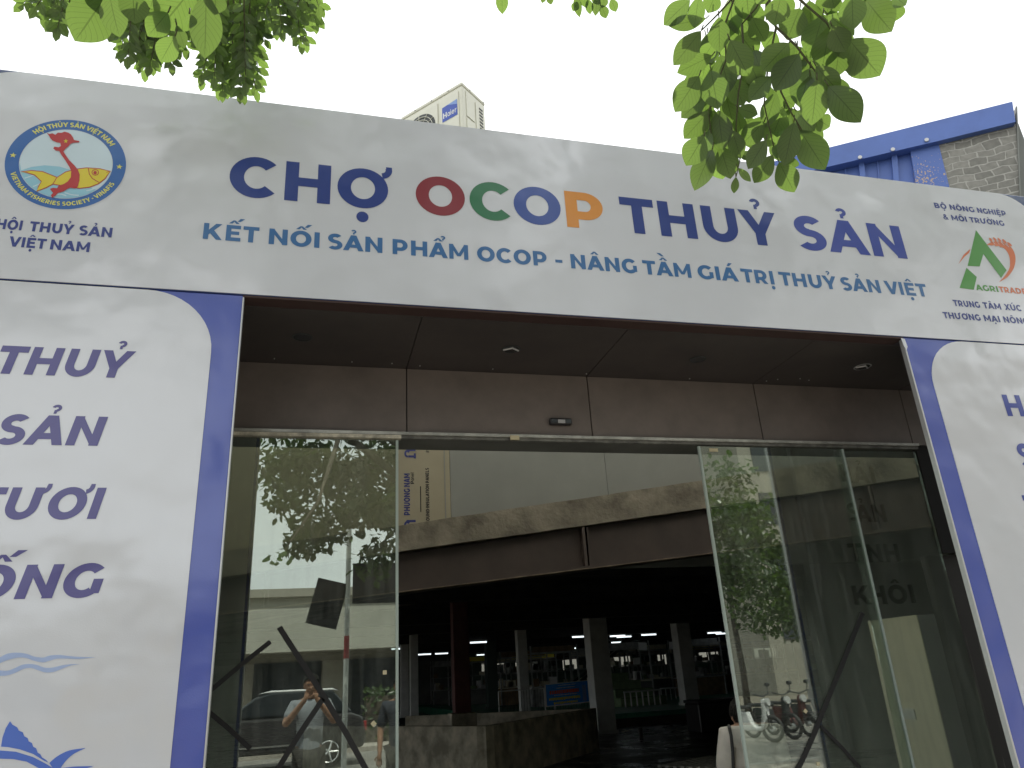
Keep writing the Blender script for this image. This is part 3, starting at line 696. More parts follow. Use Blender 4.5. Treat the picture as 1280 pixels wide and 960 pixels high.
tape(dl, [(404, 873), (376, 915), (343, 968)], .028)
tape(dl, [(338, 802), (300, 832), (255, 870)], .024)
tape(dl, [(256, 886), (285, 910), (313, 936)], .024)
tape(dr, [(1078, 766), (1052, 832), (1024, 900), (1019, 914), (1012, 930), (1001, 954), (992, 970)], .030)
tape(dr, [(1026, 908), (1050, 932), (1075, 960)], .022)
def sticker(parent, px, py, s, ang=.6, wd=None):
    p = onY(px, py, .8655); wd = wd or s; c, s_ = math.cos(ang), math.sin(ang)
    vs = [(p.x-parent.location.x+a*c-b*s_, -.0028, p.z+a*s_+b*c) for a, b in ((-wd, -s), (wd, -s), (wd, s), (-wd, s))]
    MB().ngon_prism(vs, (0, .0015, 0)).build('sticker', M['paper'], parent)
sticker(dl, 481, 840.5, .011, 0); sticker(dl, 467, 904.6, .012, .7)
sticker(dr, 1007, 889, .011, .8); sticker(dr, 1023, 955, .011, 0)
sticker(dr, 892, 562.5, .012, 0, .034)

# ---------------------------------------------------------------- inside: insulated wall, ramp, columns
pw = thing('insulated_wall', 'grey sandwich panel wall standing above the concrete ramp inside', 'panel wall', (0, 6.9, 0))
WY = 6.9
xa = onY(563, 600, WY).x
MB().box((-4, 0, 3.0), (xa-.006, .1, 6.34)).build('printed_panel', M['beige_panel'], pw)
xp = xa
while xp < 16:
    MB().box((xp, 0, 3.0), (xp+2.44, .1, 6.34)).build('plain_panel', M['grey_panel'], pw); xp += 2.446
MB().box((xa-.09, -.006, 3.0), (xa-.075, -.001, 6.3)).build('panel_seam', M['grey_panel'], pw)
def wall_text(s, px, py0, py1, cap, m):
    a = onY(px, py0, WY); b = onY(px-1, py1, WY); ps, wd = layout(s); kx = (b.z-a.z)/wd
    place2d('panel_letters', [[(q_[0]*kx, q_[1]*cap) for q_ in p] for p in ps], (a.x, -.004, a.z), (0,0,1), (-1,0,0), m, pw)
wall_text('PHUONG NAM', 512.5, 644, 592, .085, M['panel_blue'])
wall_text('Panel', 517.5, 605, 591, .05, M['panel_black'])
wall_text('SOUND INSULATION PANELS', 537, 654, 585, .05, M['panel_black'])
wall_text('#SOUND INSULATION', 536.5, 566, 515, .05, M['panel_black'])
wall_text('PHUONG NAM', 513.5, 554, 505, .085, M['panel_blue'])
def pn_logo(px, py):
    c = onY(px, py, WY); s_ = .062
    polys = P_arc(-.2, .75, .8, .7, .45, .45, -60, 200, 14)+P_rect(.35, -1.2, .8, .9)+P_rect(-1.0, -1.2, -.55, .5)+P_rect(-1.2, -1.25, -.1, -.8)
    place2d('panel_logo', [[(a*s_*1.15, b*s_) for a, b in p] for p in polys], (c.x, -.004, c.z), (0,0,1), (-1,0,0), M['panel_blue'], pw)
pn_logo(513, 655); pn_logo(513, 566)
tl = MB(); a, b = onY(526, 640, WY), onY(526, 608, WY); tl.box((a.x-.006, -.005, a.z), (a.x+.006, -.001, b.z)); tl.build('panel_rule', M['panel_black'], pw)

ramp = thing('car_ramp', 'stained concrete ramp slab on a dark brown steel beam crossing the hall', 'ramp', (0, 6.3, 0))
RY = 6.3
def rz_(px0, py0, px1, py1):
    a, b = onY(px0, py0, RY), onY(px1, py1, RY); s_ = (b.z-a.z)/(b.x-a.x); return lambda x_: a.z+(x_-a.x)*s_
t_top, t_bot, b_bot = rz_(497, 657, 880, 600), rz_(497, 690, 880, 635), rz_(497, 741, 890, 692)
def sl_prism(zb_, zt_, y0, y1, x0, x1, n=1, jit=0):
    b = MB(); xs_ = [x0+(x1-x0)*i/n for i in range(n+1)]
    up = [(x_, y0, zt_(x_)+(rnd.uniform(-jit, jit) if n > 1 else 0)) for x_ in xs_]; dn = [(x_, y0, zb_(x_)+(rnd.uniform(-jit, jit) if n > 1 else 0)) for x_ in xs_]
    for i in range(n):
        b.ngon_prism([dn[i], dn[i+1], up[i+1], up[i]], (0, y1-y0, 0))
    return b
sl_prism(t_bot, t_top, 0, .55, -6, 20, 90, .006).build('slab_edge', M['concrete'], ramp)
sl_prism(lambda x_: t_bot(x_)+.03, lambda x_: t_top(x_)-.05, .552, 9, -6, 20).build('slab', M['concrete'], ramp)
bw = sl_prism(lambda x_: b_bot(x_)+.05, lambda x_: t_bot(x_)-.015, .10, .16, -6, 20).build('beam', M['steel_brown'], ramp)
sl_prism(lambda x_: b_bot(x_), lambda x_: b_bot(x_)+.045, -.02, .30, -6, 20).build('lower_flange', M['steel_brown'], bw)
sl_prism(b_bot, lambda x_: b_bot(x_)+.012, -.024, -.021, -6, 20, 60, .004).build('flange_edge', mat('rusty_edge', (.17, .13, .09), .8, var=.4, vscale=7), bw)
for px, py in ((729, 680), (330, 720), (1090, 640)):
    c = onY(px, py, RY+.06); MB().box((c.x-.02, .0, b_bot(c.x)+.05), (c.x+.02, .098, t_bot(c.x)-.02)).build('stiffener', M['steel_brown'], bw)
    c = onY(px+6, py, RY+.06); MB().box((c.x-.012, .03, b_bot(c.x)+.05), (c.x+.012, .097, t_bot(c.x)-.02)).build('stiffener', M['steel_brown'], bw)

def column(label, x0, x1, y0, dy, z0, z1, m, ped=None):
    t = thing('column', label, 'column', ((x0+x1)/2, y0+dy/2, 0))
    hx = (x1-x0)/2
    MB().box((-hx, -dy/2, z0), (hx, dy/2, z1)).build('shaft', m, t, bevel=.015)
    if ped: MB().box((-hx-ped, -dy/2-ped, z0-.42), (hx+ped, dy/2+ped, z0-.002)).build('pedestal', M['tank_concrete'], t, bevel=.02)
    else: MB().box((-hx-.03, -dy/2-.03, z0+.001), (hx+.03, dy/2+.03, z0+.09)).build('base', m, t)
    return t
column('thick pale grey column right of the blue poster, nearest of all columns', 7.77, 8.32, 17.85, .55, .001, 3.44, M['column'])
def far_col(label, px0, px1, y, m=None, z0=.362):
    a, b = onY(px0, 840, y).x, onY(px1, 840, y).x; column(label, a, b, y, b-a, z0, 3.44, m or M['column'])
far_col('grey column on the green floor at the right, beside the dark crate', 853, 870, 22.6)
far_col('slim grey column behind the blue poster', 649, 661, 24.0)
far_col('pale grey column left of the red steel column, next to the left glass leaf', 513, 523, 26.0)
far_col('grey column partly hidden at the edge of the left glass leaf', 501, 511, 29.5)
far_col('dim dark green column behind the red steel column', 609, 622, 33, mat('dim_green', (.06, .085, .075), .6))
a, b = onY(568, 850, 14).x, onY(588, 850, 14).x
column('dark red steel column on a concrete pedestal behind the concrete tank', a, b, 14, b-a, .93, 3.44, M['red_steel'], .10)

# concrete tank with two visible faces
tk = thing('concrete_tank', 'low rough concrete tank wall with a sharp corner on the wet floor', 'concrete tank', (2.86, 9.71, 0))
c0 = Vector((2.86, 9.71, 0)); c1 = onZ(490, 908, .85); c1.z = 0; c2 = onZ(745, 885, .85); c2.z = 0
dL = (c1-c0).normalized(); c1 = c0+dL*6; dR = (c2-c0).normalized(); c2_ = c2
def wall_seg(p, q_, th, z0, z1):
    n_ = Vector((-(q_-p).y, (q_-p).x, 0)).normalized()
    if n_.y < 0: n_ = -n_
    b = MB(); b.ngon_prism([p-c0+Vector((0,0,z0)), q_-c0+Vector((0,0,z0)), q_-c0+n_*th+Vector((0,0,z0)), p-c0+n_*th+Vector((0,0,z0))], (0, 0, z1-z0)); return b
wall_seg(c1, c0, .18, 0, .85).build('left_face', M['tank_concrete'], tk)
wall_seg(c0+dR*.02, c2, .18, 0, .849).build('right_face', M['tank_concrete'], tk)
nb = (c2-c0).normalized(); nn_ = Vector((-nb.y, nb.x, 0))
wall_seg(c2, c2+nn_*5, -.18, 0, .848).build('end_face', M['tank_concrete'], tk)
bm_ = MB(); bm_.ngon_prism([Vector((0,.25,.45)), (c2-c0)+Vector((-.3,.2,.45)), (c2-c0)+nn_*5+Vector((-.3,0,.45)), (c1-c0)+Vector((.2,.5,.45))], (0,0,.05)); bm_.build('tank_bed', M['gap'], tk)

# poster on a mesh barrier
a, b = onY(683, 884, 19.4), onY(736, 852, 19.4)
fb = thing('barrier', 'low thin metal barrier standing behind the concrete tank', 'barrier', (a.x, 19.5, 0))
f = MB(); x0, x1 = -1.4, b.x-a.x+.6
for z_ in (.12, 1.25): f.tube([(x0, 0, z_), (x1, 0, z_)], .02, 6)
for x_ in (x0, x1, 0, (x0+x1)/2): f.tube([(x_, 0, .0), (x_, 0, 1.25)], .02, 6)
f.build('frame', M['column'], fb)
f = MB(); n = 40
for i in range(1, n): x_ = x0+(x1-x0)*i/n; f.box((x_-.004, -.004, .12), (x_+.004, .004, 1.24))
f.build('bars', M['dark_grille'], fb)
po = thing('poster', 'blue printed poster with red and yellow lines hung on the barrier', 'poster', (a.x, 19.44, a.z), 0)
pw_, ph = b.x-a.x, b.z-a.z
sk = .035
def PP(u, v): return (pw_*u, 0, ph*v+pw_*u*sk)
def pquad(u0, v0, u1, v1, y): return [tuple(Vector(PP(*q_))+Vector((0, y, 0))) for q_ in ((u0,v0),(u1,v0),(u1,v1),(u0,v1))]
MB().ngon_prism(pquad(0, 0, 1, 1, 0), (0, .012, 0)).build('border', M['white_paint'], po)
MB().add(pquad(.025, .05, .975, .965, -.002), [(0,1,2,3)]).build('print', M['poster_blue'], po)
for v0, v1, m, u0, u1 in ((.86, .90, 'white_paint', .3, .7), (.75, .79, 'white_paint', .25, .68), (.52, .68, 'poster_red', .10, .76), (.43, .48, 'white_paint', .2, .72), (.25, .37, 'poster_yellow', .08, .78), (.07, .17, 'poster_yellow', .18, .72)):
    g2 = MB(); u = u0                       # the print is too small in the photo to read: broken rows of marks
    while u < u1: du = rnd.uniform(.015, .04); g2.add(pquad(u, v0+rnd.uniform(0, .02), min(u+du, u1), v1, -.004), [(0,1,2,3)]); u += du+rnd.uniform(.004, .012)
    g2.build('print_rows', M[m], po)
MB().add(pquad(.84, .10, .93, .80, -.004), [(0,1,2,3)]).build('print_picture', M['ac_pale'], po)

# green stepped stand and white rails on the platform
c = onY(775, 868, 25); d_ = onY(833, 868, 25)
stp = thing('stepped_stand', 'dark green stepped stand of four tiers behind the white rail', 'stepped stand', (c.x, 25, .36))
wv_ = d_.x-c.x
for i in range(4):
    MB().box((0, .5*i, .30*i+.002), (wv_-.28*i, 2.4, .30*(i+1))).build('tier', M['green_box'], stp, bevel=.02)
def rail(px0, px1, y, h, label, rz=0):
    a, b = onY(px0, 870, y).x, onY(px1, 870, y).x; w_ = b-a
    t = thing('white_rail', label, 'rail', (a, y, .362), rz)
    MB().box((0, -.03, h-.06), (w_, .03, h)).build('top_bar', M['white_paint'], t)
    n = 7
    for i in range(n): x_ = .03+(w_-.06)*i/(n-1); MB().box((x_-.02, -.02, 0), (x_+.02, .02, h-.062)).build('leg', M['white_paint'], t)
rail(780, 833, 24.4, .55, 'low white rail with thin legs in front of the green stepped stand', .25)
rail(826, 862, 28.5, .5, 'low white rail farther back beside the right grey column', -.1)
c = onY(897, 885, 16.0)
t = thing('dark_crate', 'black lidded crate on the wet floor at the foot of the right grey column', 'crate', (c.x, 16, 0))
MB().box((-.75, -.4, .002), (.75, .4, .70)).build('body', M['black_plastic'], t, bevel=.03); MB().box((-.77, -.42, .702), (.77, .42, .78)).build('lid', M['black_plastic'], t, bevel=.02)
c = onZ(802, 925, 0)
t = thing('bollard', 'short dark post standing on the wet floor right of the thick column', 'bollard', (c.x, c.y, 0))
MB().tube([(0, 0, 0), (0, 0, .26)], .05, 12).build('post', M['steel_brown'], t); MB().tube([(0, 0, .261), (0, 0, .28)], .058, 12).build('cap', M['steel_brown'], t)
c = onZ(783, 915, 0)
mbk = MB()
for i in range(6): x_, y_ = rnd.uniform(-.15, .15), rnd.uniform(-.1, .1); mbk.box((c.x+x_-.06, c.y+y_-.03, .001+i*.013), (c.x+x_+.06, c.y+y_+.04, .013+i*.013), rot=Matrix.Rotation(rnd.uniform(0, 3), 3, 'Z'))
tag(mbk.build('litter_heap', M['clutter_c']), 'little heap of pale scraps at the foot of the thick column', 'litter')
c = onZ(770, 893, .36)
tag(box('floor_beam', (c.x-1.0, 20.1, .001), (c.x+2.6, 20.5, .22), M['steel_brown'], bevel=.01), 'long dark beam lying along the edge of the green floor', 'beam')
# grating on floor by the doorway, right
c = onZ(897, 955, .0)
gt = thing('floor_grating', 'slotted metal floor grating on the dark floor beside the seated man', 'grating', (c.x, c.y, 0), .5)
for i in range(9): MB().box((-.7, i*.16-.6, .002), (.9, i*.16-.53, .03)).build('slat', M['alu'], gt)

# beige cabinet behind the right glass
cb = onY(1145, 768, 3.0); cr_ = onY(1190, 768, 3.0); v_ = ray(1103, 860); dp = CAM.y+v_.y*cb.x/v_.x-3.0; cw = cr_.x-cb.x
ct = thing('cabinet', 'tall cabinet with beige side and grey front behind the right glass', 'cabinet', (cb.x, 3.0, 0))
MB().box((.013, .013, .002), (cw, dp, 1.925)).build('body', M['cabinet_side'], ct); MB().box((.013, 0, .002), (cw, .012, 1.928)).build('front', M['cabinet_side'], ct)
MB().box((0, 0, .002), (.012, dp, 1.93)).build('side_panel', M['cabinet'], ct)
MB().box((-.012, dp*.45, .95), (-.001, dp*.45+.16, 1.05)).build('socket', M['white_paint'], ct)

# hanging lamps
lamps = [(686.4, 812, 'x'), (713.4, 810.6, 'x'), (725.3, 796, 'x'), (772, 795, 'x'), (772, 803, 'x'), (780, 796, 'x'), (811, 793.4, 'x'), (850, 791.5, 'x'), (530.6, 818, 'x'),
         (552, 817, 'x'), (499.5, 811, 'x'), (603, 818.5, 'x'), (686.5, 812, 'x'), (598, 803, 'x'), (893, 791, 'x'), (903, 792, 'x'), (1034, 790, 'x'), (1062, 788, 'x'), (1090, 787, 'x')]
desc = ['left of the blue poster top', 'above the blue poster', 'by the slanted stair left of the thick column', 'just right of the thick column', 'lower one right of the thick column', 'second right of the thick column',
        'above the left white sign', 'beside the right grey column', 'left of the red steel column', 'touching the red steel column', 'by the left glass edge', 'right of the red steel column', 'above the poster at the left', 'high right of the red steel column',
        'right of the right grey column', 'at the edge of the right glass leaf', 'seen through the right glass leaf', 'in the middle of the right glass', 'at the right in the right glass']
for (px, py, _), ds in zip(lamps, desc):
    p = onZ(px, py, 3.02)
    if p.y > 48: p = onY(px, py, 47.5)
    if p.z > 3.4: continue
    t = thing('fluorescent_lamp', 'lit tube lamp under the ceiling ' + ds, 'lamp', (p.x, p.y, p.z), 0, 'tube lamps of the market hall')
    L = .34
    MB().tube([(-L, 0, 0), (L, 0, 0)], .028, 8).build('tube', M['lamp'], t)
    MB().box((-L-.03, -.05, .032), (L+.03, .05, .09)).build('fixture', M['white_paint'], t)
    for s_ in (-.3, .3): MB().tube([(s_, 0, .091), (s_, 0, 3.445-p.z)], .008, 5).build('hanger', M['black_plastic'], t)
for px0, py0, px1, py1, ds in ((799, 803, 808, 813, 'left'), (837.5, 802, 847, 812, 'right')):
    a, b = onY(px0, py1, 30), onY(px1, py0, 30)
    t = thing('hanging_sign', 'blank white board hung from the market ceiling, %s of the two' % ds, 'hanging sign', (a.x, 30, a.z), 0, 'white hanging boards')
    MB().box((0, 0, 0), (b.x-a.x, .03, b.z-a.z), rot=Matrix.Rotation(R(4), 3, 'Y')).build('board', mat('board_white', (.8, .8, .8), .5), t)
    for x_ in (.05, b.x-a.x-.05): MB().tube([(x_, .015, b.z-a.z-.03), (x_, .015, 3.44-a.z)], .008, 5).build('hanger', M['black_plastic'], t)

# market stalls in the far hall
def stall(x, y, w_, label, k):
    t = thing('market_stall', label, 'market stall', (x, y, .362), 0, 'stalls in the far hall')
    f = MB()
    for a in (0, w_):
        for b in (0, 1.1): f.box((a-.03, b-.03, 0), (a+.03, b+.03, 2.55))
    f.box((-.03, -.03, 2.2), (w_+.03, .03, 2.26)); f.box((-.03, 1.07, 2.2), (w_+.03, 1.13, 2.26))
    f.build('frame', M['clutter_a'], t)
    MB().box((.04, .04, .002), (w_-.04, 1.05, .78)).build('counter', M[('clutter_a', 'hall_wall', 'clutter_b')[k % 3]], t)
    MB().box((-.02, -.02, .782), (w_+.02, 1.12, .83)).build('counter_top', M['clutter_c' if k % 2 else 'clutter_a'], t)
    MB().box((.04, .7, 1.5), (w_-.04, 1.05, 1.53)).build('shelf', M['clutter_a'], t)
    for i in range(7):
        q_ = rnd.uniform(.06, w_-.4); s_ = rnd.uniform(.15, .34); z_ = .832 if i < 4 else 1.532
        MB().box((q_, .72, z_), (q_+s_, .72+.25, z_+rnd.uniform(.12, .45))).build('goods_box', M[rnd.choice(['clutter_a', 'clutter_b', 'clutter_c', 'white_paint', 'green_box'])], t)
    MB().box((.1, .02, 2.27), (w_-.1, .05, 2.5)).build('name_board', M[rnd.choice(['clutter_c', 'clutter_a', 'poster_yellow', 'clutter_b'])], t)
kk = 0
for y_ in (31, 36, 41, 46):
    for j in range(6):
        x_ = y_*.16 + j*3.6 + rnd.uniform(-.3, .3) + (1.2 if y_ % 2 else 0)
        if 45 > x_ > 6.6: stall(x_, y_, rnd.uniform(2.0, 2.8), 'dim market stall with boxes on counter and shelf in the far hall', kk); kk += 1
# slanted pipes near the thick column
t = thing('stair_frame', 'dark slanted stair frame rising left of the thick column', 'stair', (onY(722, 830, 33).x, 33, .362))
for dy in (0, .9): MB().tube([(0, dy, .9), (3.4, dy, 3.0)], .07, 6).build('rail', M['black_plastic'], t)
for i in range(9): box('tread', (.2+.36*i, 0, .85+.222*i), (.5+.36*i, .9, .89+.222*i), M['clutter_a'], t)
for x_ in (.5, 2.0, 3.3): MB().tube([(x_, .45, 0), (x_, .45, .9+x_*.6)], .05, 6).build('post', M['black_plastic'], t)

# ---------------------------------------------------------------- people
def skin_mesh(joints, edges, root, sub=2):
    names = list(joints); me = bpy.data.meshes.new('tmp')
    me.from_pydata([joints[n][0] for n in names], [(names.index(a), names.index(b)) for a, b in edges], []); me.update()
    o = bpy.data.objects.new('tmp', me); col.objects.link(o)
    o.modifiers.new('s', 'SKIN'); ss = o.modifiers.new('u', 'SUBSURF'); ss.levels = sub; ss.render_levels = sub
    sv = me.skin_vertices[0].data
    for i, n in enumerate(names):
        r_ = joints[n][1]; sv[i].radius = r_ if isinstance(r_, tuple) else (r_, r_); sv[i].use_root = (n == root); 
    dg = bpy.context.evaluated_depsgraph_get(); dg.update()
    nm = bpy.data.meshes.new_from_object(o.evaluated_get(dg)); bpy.data.objects.remove(o)
    for p in nm.polygons: p.use_smooth = True
    return nm
def link_mesh(name, me, m, parent):
    me.materials.clear(); me.materials.append(m); o = bpy.data.objects.new(name, me); col.objects.link(o); o.parent = parent; return o
def ellips(name, c, r, m, parent, n=16, zmin=-1, squash=None, ymax=9):
    b = MB(); k = n
    for i in range(k+1):
        ph_ = -math.pi/2+math.pi*i/k
        for j in range(2*k):
            th = math.pi*j/k; b.v.append((c[0]+r[0]*math.cos(ph_)*math.cos(th), c[1]+r[1]*math.cos(ph_)*math.sin(th), c[2]+r[2]*math.sin(ph_)))
    for i in range(k):
        for j in range(2*k):
            q_ = [i*2*k+j, i*2*k+(j+1) % (2*k), (i+1)*2*k+(j+1) % (2*k), (i+1)*2*k+j]
            cz = sum(b.v[a][2] for a in q_)/4-c[2]; cy = sum(b.v[a][1] for a in q_)/4-c[1]
            if cz/r[2] < zmin(cy/r[1]) if callable(zmin) else cz/r[2] < zmin: continue
            b.f.append(tuple(q_)); b.m.append(0)
    return b.build(name, m, parent, smooth=True)
def person(label, loc, rz, arms, legs, hip, shirt, pants, scale=1., short=True, hd=(0, -.01, -.035)):
    """local frame: facing -y. arms: side -> (elbow, wrist, finger direction); legs: side -> (knee, ankle, toe)"""
    t = thing('person', label, 'person', loc, rz); t.scale = (scale,)*3
    H = Vector(hip); V = lambda x, y, z: tuple(H+Vector((x, y, z))+(Vector(hd) if z > .6 else Vector(hd)*.5 if z > .56 else Vector()))
    HH = H+Vector(hd)
    J = {'pelvis': (V(0,0,0), (.145,.10)), 'waist': (V(0,.0,.16), (.125,.09)), 'chest': (V(0,-.005,.36), (.155,.105)), 'collar': (V(0,.005,.50), (.10,.075)),
         'neck': (V(0,-.005,.575), .052), 'jaw': (V(0,-.03,.655), (.062,.075)), 'skull': (V(0,-.012,.745), (.075,.092)), 'top': (V(0,-.005,.80), (.055,.07)),
         'nose': (V(0,-.12,.69), .013)}
    E = [('pelvis','waist'),('waist','chest'),('chest','collar'),('collar','neck'),('neck','jaw'),('jaw','skull'),('skull','top'),('jaw','nose')]
    sh = {}
    for s_, sd_ in ((-1, 'L'), (1, 'R')):
        J['sh'+sd_] = (V(s_*.175, .005, .475), .062); E.append(('collar', 'sh'+sd_))
        J['ear'+sd_] = (V(s_*.088, .01, .695), .016); E.append(('skull', 'ear'+sd_))
        e, w_, fd = arms[sd_]; e, w_, fd = Vector(e), Vector(w_), Vector(fd).normalized()
        J['el'+sd_] = (tuple(e), .042); J['fa'+sd_] = (tuple(e.lerp(w_, .3)), .040); J['wr'+sd_] = (tuple(w_), .027)
        pm = w_+fd*.055; J['pm'+sd_] = (tuple(pm), (.036, .018))
        E += [('sh'+sd_, 'el'+sd_), ('el'+sd_, 'fa'+sd_), ('fa'+sd_, 'wr'+sd_), ('wr'+sd_, 'pm'+sd_)]
        sidev = fd.cross(Vector((0, 0, 1)) if abs(fd.z) < .8 else Vector((0, 1, 0))).normalized(); dn = fd.cross(sidev)
        if dn.z > 0: dn = -dn
        for i in range(4):
            b0 = pm+fd*.035+sidev*(.027-.018*i); l = (.065, .078, .073, .055)[i]
            J['f%d' % i+sd_] = (tuple(b0), .0085); J['g%d' % i+sd_] = (tuple(b0+fd*l*.55+dn*.006), .008); J['h%d' % i+sd_] = (tuple(b0+fd*l*.9+dn*l*.35), .007)
            E += [('pm'+sd_, 'f%d' % i+sd_), ('f%d' % i+sd_, 'g%d' % i+sd_), ('g%d' % i+sd_, 'h%d' % i+sd_)]
        J['t0'+sd_] = (tuple(pm+sidev*.04), .010); J['t1'+sd_] = (tuple(pm+sidev*.055+fd*.04+dn*.01), .009)
        E += [('pm'+sd_, 't0'+sd_), ('t0'+sd_, 't1'+sd_)]
        k_, a_, to = legs[sd_]
        J['hp'+sd_] = (V(s_*.095, 0, -.04), .085); J['kn'+sd_] = (k_, .058); J['cf'+sd_] = (tuple(Vector(k_).lerp(Vector(a_), .3)+Vector((0,.012,0))), .056); J['an'+sd_] = (a_, .038); J['toe'+sd_] = (to, (.040,.026))
        E += [('pelvis', 'hp'+sd_), ('hp'+sd_, 'kn'+sd_), ('kn'+sd_, 'cf'+sd_), ('cf'+sd_, 'an'+sd_), ('an'+sd_, 'toe'+sd_)]
    link_mesh('body', skin_mesh(J, E, 'pelvis'), M['skin'], t)
    def sub(names, k, add, extra={}):
        jj = {n: (J[n][0], tuple(q_*k+add for q_ in (J[n][1] if isinstance(J[n][1], tuple) else (J[n][1],)*2))) for n in names}; jj.update(extra); return jj
    # shirt down over the hips, sleeves to above the elbow
    ex = {}
    for sd_ in 'LR':
        a, b = Vector(J['sh'+sd_][0]), Vector(J['el'+sd_][0]); ex['sl'+sd_] = (tuple(a.lerp(b, .78 if short else 1.0)), .062)
    ex['hem'] = (V(0, 0, -.10), (.175, .135))
    js = sub(['pelvis', 'waist', 'chest', 'collar', 'shL', 'shR'], 1.05, .016, ex)
    js['waist'] = (js['waist'][0], (.155, .12)); js['nape'] = (V(0, .004, .535), (.072, .066))
    es = [('collar','nape'),('hem','pelvis'),('pelvis','waist'),('waist','chest'),('chest','collar'),('collar','shL'),('collar','shR'),('shL','slL'),('shR','slR')]
    link_mesh('shirt', skin_mesh(js, es, 'waist'), shirt, t)
    jp = sub(['pelvis','hpL','hpR','knL','knR','cfL','cfR','anL','anR'], 1.08, .012)
    link_mesh('trousers', skin_mesh(jp, [('pelvis','hpL'),('pelvis','hpR'),('hpL','knL'),('hpR','knR'),('knL','cfL'),('knR','cfR'),('cfL','anL'),('cfR','anR')], 'pelvis'), pants, t)
    hc = HH+Vector((0, .008, .742))
    ellips('hair', hc, (.094, .112, .112), M['hair'], t, zmin=lambda yy: (.30 if yy < -.35 else (-.15 if yy < .2 else -.62)))
    for s_ in (-1, 1): ellips('eye', HH+Vector((s_*.032, -.098, .725)), (.013, .008, .008), M['eye'], t, 8)
    MB().box(tuple(HH+Vector((-.024, -.110, .642))), tuple(HH+Vector((.024, -.100, .650)))).build('mouth', mat('lips', (.25, .09, .07), .5), t)
    return t
# seated man, back to the street, just inside the doorway
hz = .56
seat = person('man in white shirt seated with his back to us behind the right door edge', (3.065, 1.62, 0), math.pi-.12,
       {'L': ((-.245, -.06, hz+.20), (-.20, -.26, hz+.06), (.3, -1, -.2)), 'R': ((.245, -.06, hz+.20), (.20, -.26, hz+.06), (-.3, -1, -.2))},
       {'L': ((-.13, -.44, hz-.0), (-.13, -.42, .09), (-.14, -.56, .035)), 'R': ((.13, -.44, hz-.0), (.13, -.42, .09), (.14, -.56, .035))}, (0, 0, hz+.06), M['shirt_white'], M['trousers'], hd=(0, -.10, -.13))
bpy.context.view_layer.update(); iv = Matrix.Translation((3.065, 1.62, 0)) @ Matrix.Rotation(math.pi-.12, 4, 'Z'); iv.invert()
MB().tube([iv @ onY(a, b, y_) for a, b, y_ in ((911, 907, 1.60), (912, 911, 1.53), (914, 920, 1.495), (916, 940, 1.48), (917, 970, 1.478))], .011, 6).build('bag_strap', M['black_rubber'], seat)
st_ = thing('plastic_stool', 'red plastic stool carrying the seated man in the doorway', 'stool', (3.065, 1.62, 0), math.pi); st_.scale = (1, 1, 1.19)
MB().box((-.17, -.17, .38), (.17, .17, .42)).build('seat', M['red_plastic'], st_, bevel=.02)
for sx in (-1, 1):
    for sy_ in (-1, 1): MB().tube([(sx*.17, sy_*.17, 0), (sx*.135, sy_*.135, .379)], [.02, .026], 8).build('leg', M['red_plastic'], st_)
# photographer and companions, seen mirrored in the left leaf
ph_ = person('man in grey shirt holding a phone up to photograph the gate', (.02, -4.08, 0), math.pi,
       {'L': ((-.27, -.10, 1.22), (-.07, -.30, 1.46), (.4, -.2, .8)), 'R': ((.27, -.10, 1.22), (.07, -.30, 1.46), (-.4, -.2, .8))},
       {'L': ((-.11, -.02, .49), (-.12, .0, .09), (-.14, -.16, .035)), 'R': ((.11, -.02, .49), (.12, .0, .09), (.14, -.16, .035))}, (0, 0, .93), M['shirt_grey'], M['trousers'])
stand = lambda: ({'L': ((-.25, .02, 1.16), (-.24, -.06, .92), (0, -.2, -1)), 'R': ((.25, .02, 1.16), (.24, -.06, .92), (0, -.2, -1))},
       {'L': ((-.10, -.02, .49), (-.11, .0, .09), (-.13, -.16, .035)), 'R': ((.10, -.02, .49), (.11, .0, .09), (.13, -.16, .035))})
person('man in dark jacket standing on the pavement behind the photographer', (1.02, -3.9, 0), math.pi+.3, *stand(), (0, 0, .93), M['shirt_dark'], M['trousers'], .96, False)

# ---------------------------------------------------------------- air conditioner on the roof
az = 7.56
A0, A1, A2 = onZ(577, 102, az), onZ(508, 143, az), onZ(611, 127, az)
fx = (A1-A0); fx.z = 0; fx.normalize(); fs_ = Vector((-fx.y, fx.x, 0)); 
if fs_.dot(A2-A0) < 0: fs_ = -fs_
LW, LD, LH = .88, .41, .72
ac = thing('air_conditioner', 'cream outdoor air conditioner unit with blue badge on the roof above the banner', 'air conditioner', (A0.x, A0.y, az-LH))
def AP(u, v, z): return fx*u+fs_*v+Vector((0, 0, z))       # u along the front to the left, v along the side, z up
def abox(u0, u1, v0, v1, z0, z1):
    return MB().add([AP(a, b, c) for a, b, c in ((u0,v0,z0),(u1,v0,z0),(u1,v1,z0),(u0,v1,z0),(u0,v0,z1),(u1,v0,z1),(u1,v1,z1),(u0,v1,z1))], [(0,3,2,1),(4,5,6,7),(0,1,5,4),(1,2,6,5),(2,3,7,6),(3,0,4,7)])
abox(0, LW, 0, LD, .02, LH-.045).build('casing', M['ac_white'], ac, bevel=.018)
abox(-.004, LW+.004, -.004, LD+.004, LH-.043, LH).build('lid', M['ac_white'], ac, bevel=.012)
for u in (.18, .42, .66): abox(u, u+.012, -.007, -.003, LH-.03, LH-.018).build('screw', M['dark_grille'], ac)
for v in (.13, .37): abox(-.007, -.003, v, v+.012, LH-.03, LH-.018).build('screw', M['dark_grille'], ac)
abox(.045, .30, -.010, -.002, .06, LH-.10).build('front_panel', M['ac_white'], ac, bevel=.012)
def AF(u, z, v=-.013): return AP(u, v, z)
bz0, bz1 = .305, .50
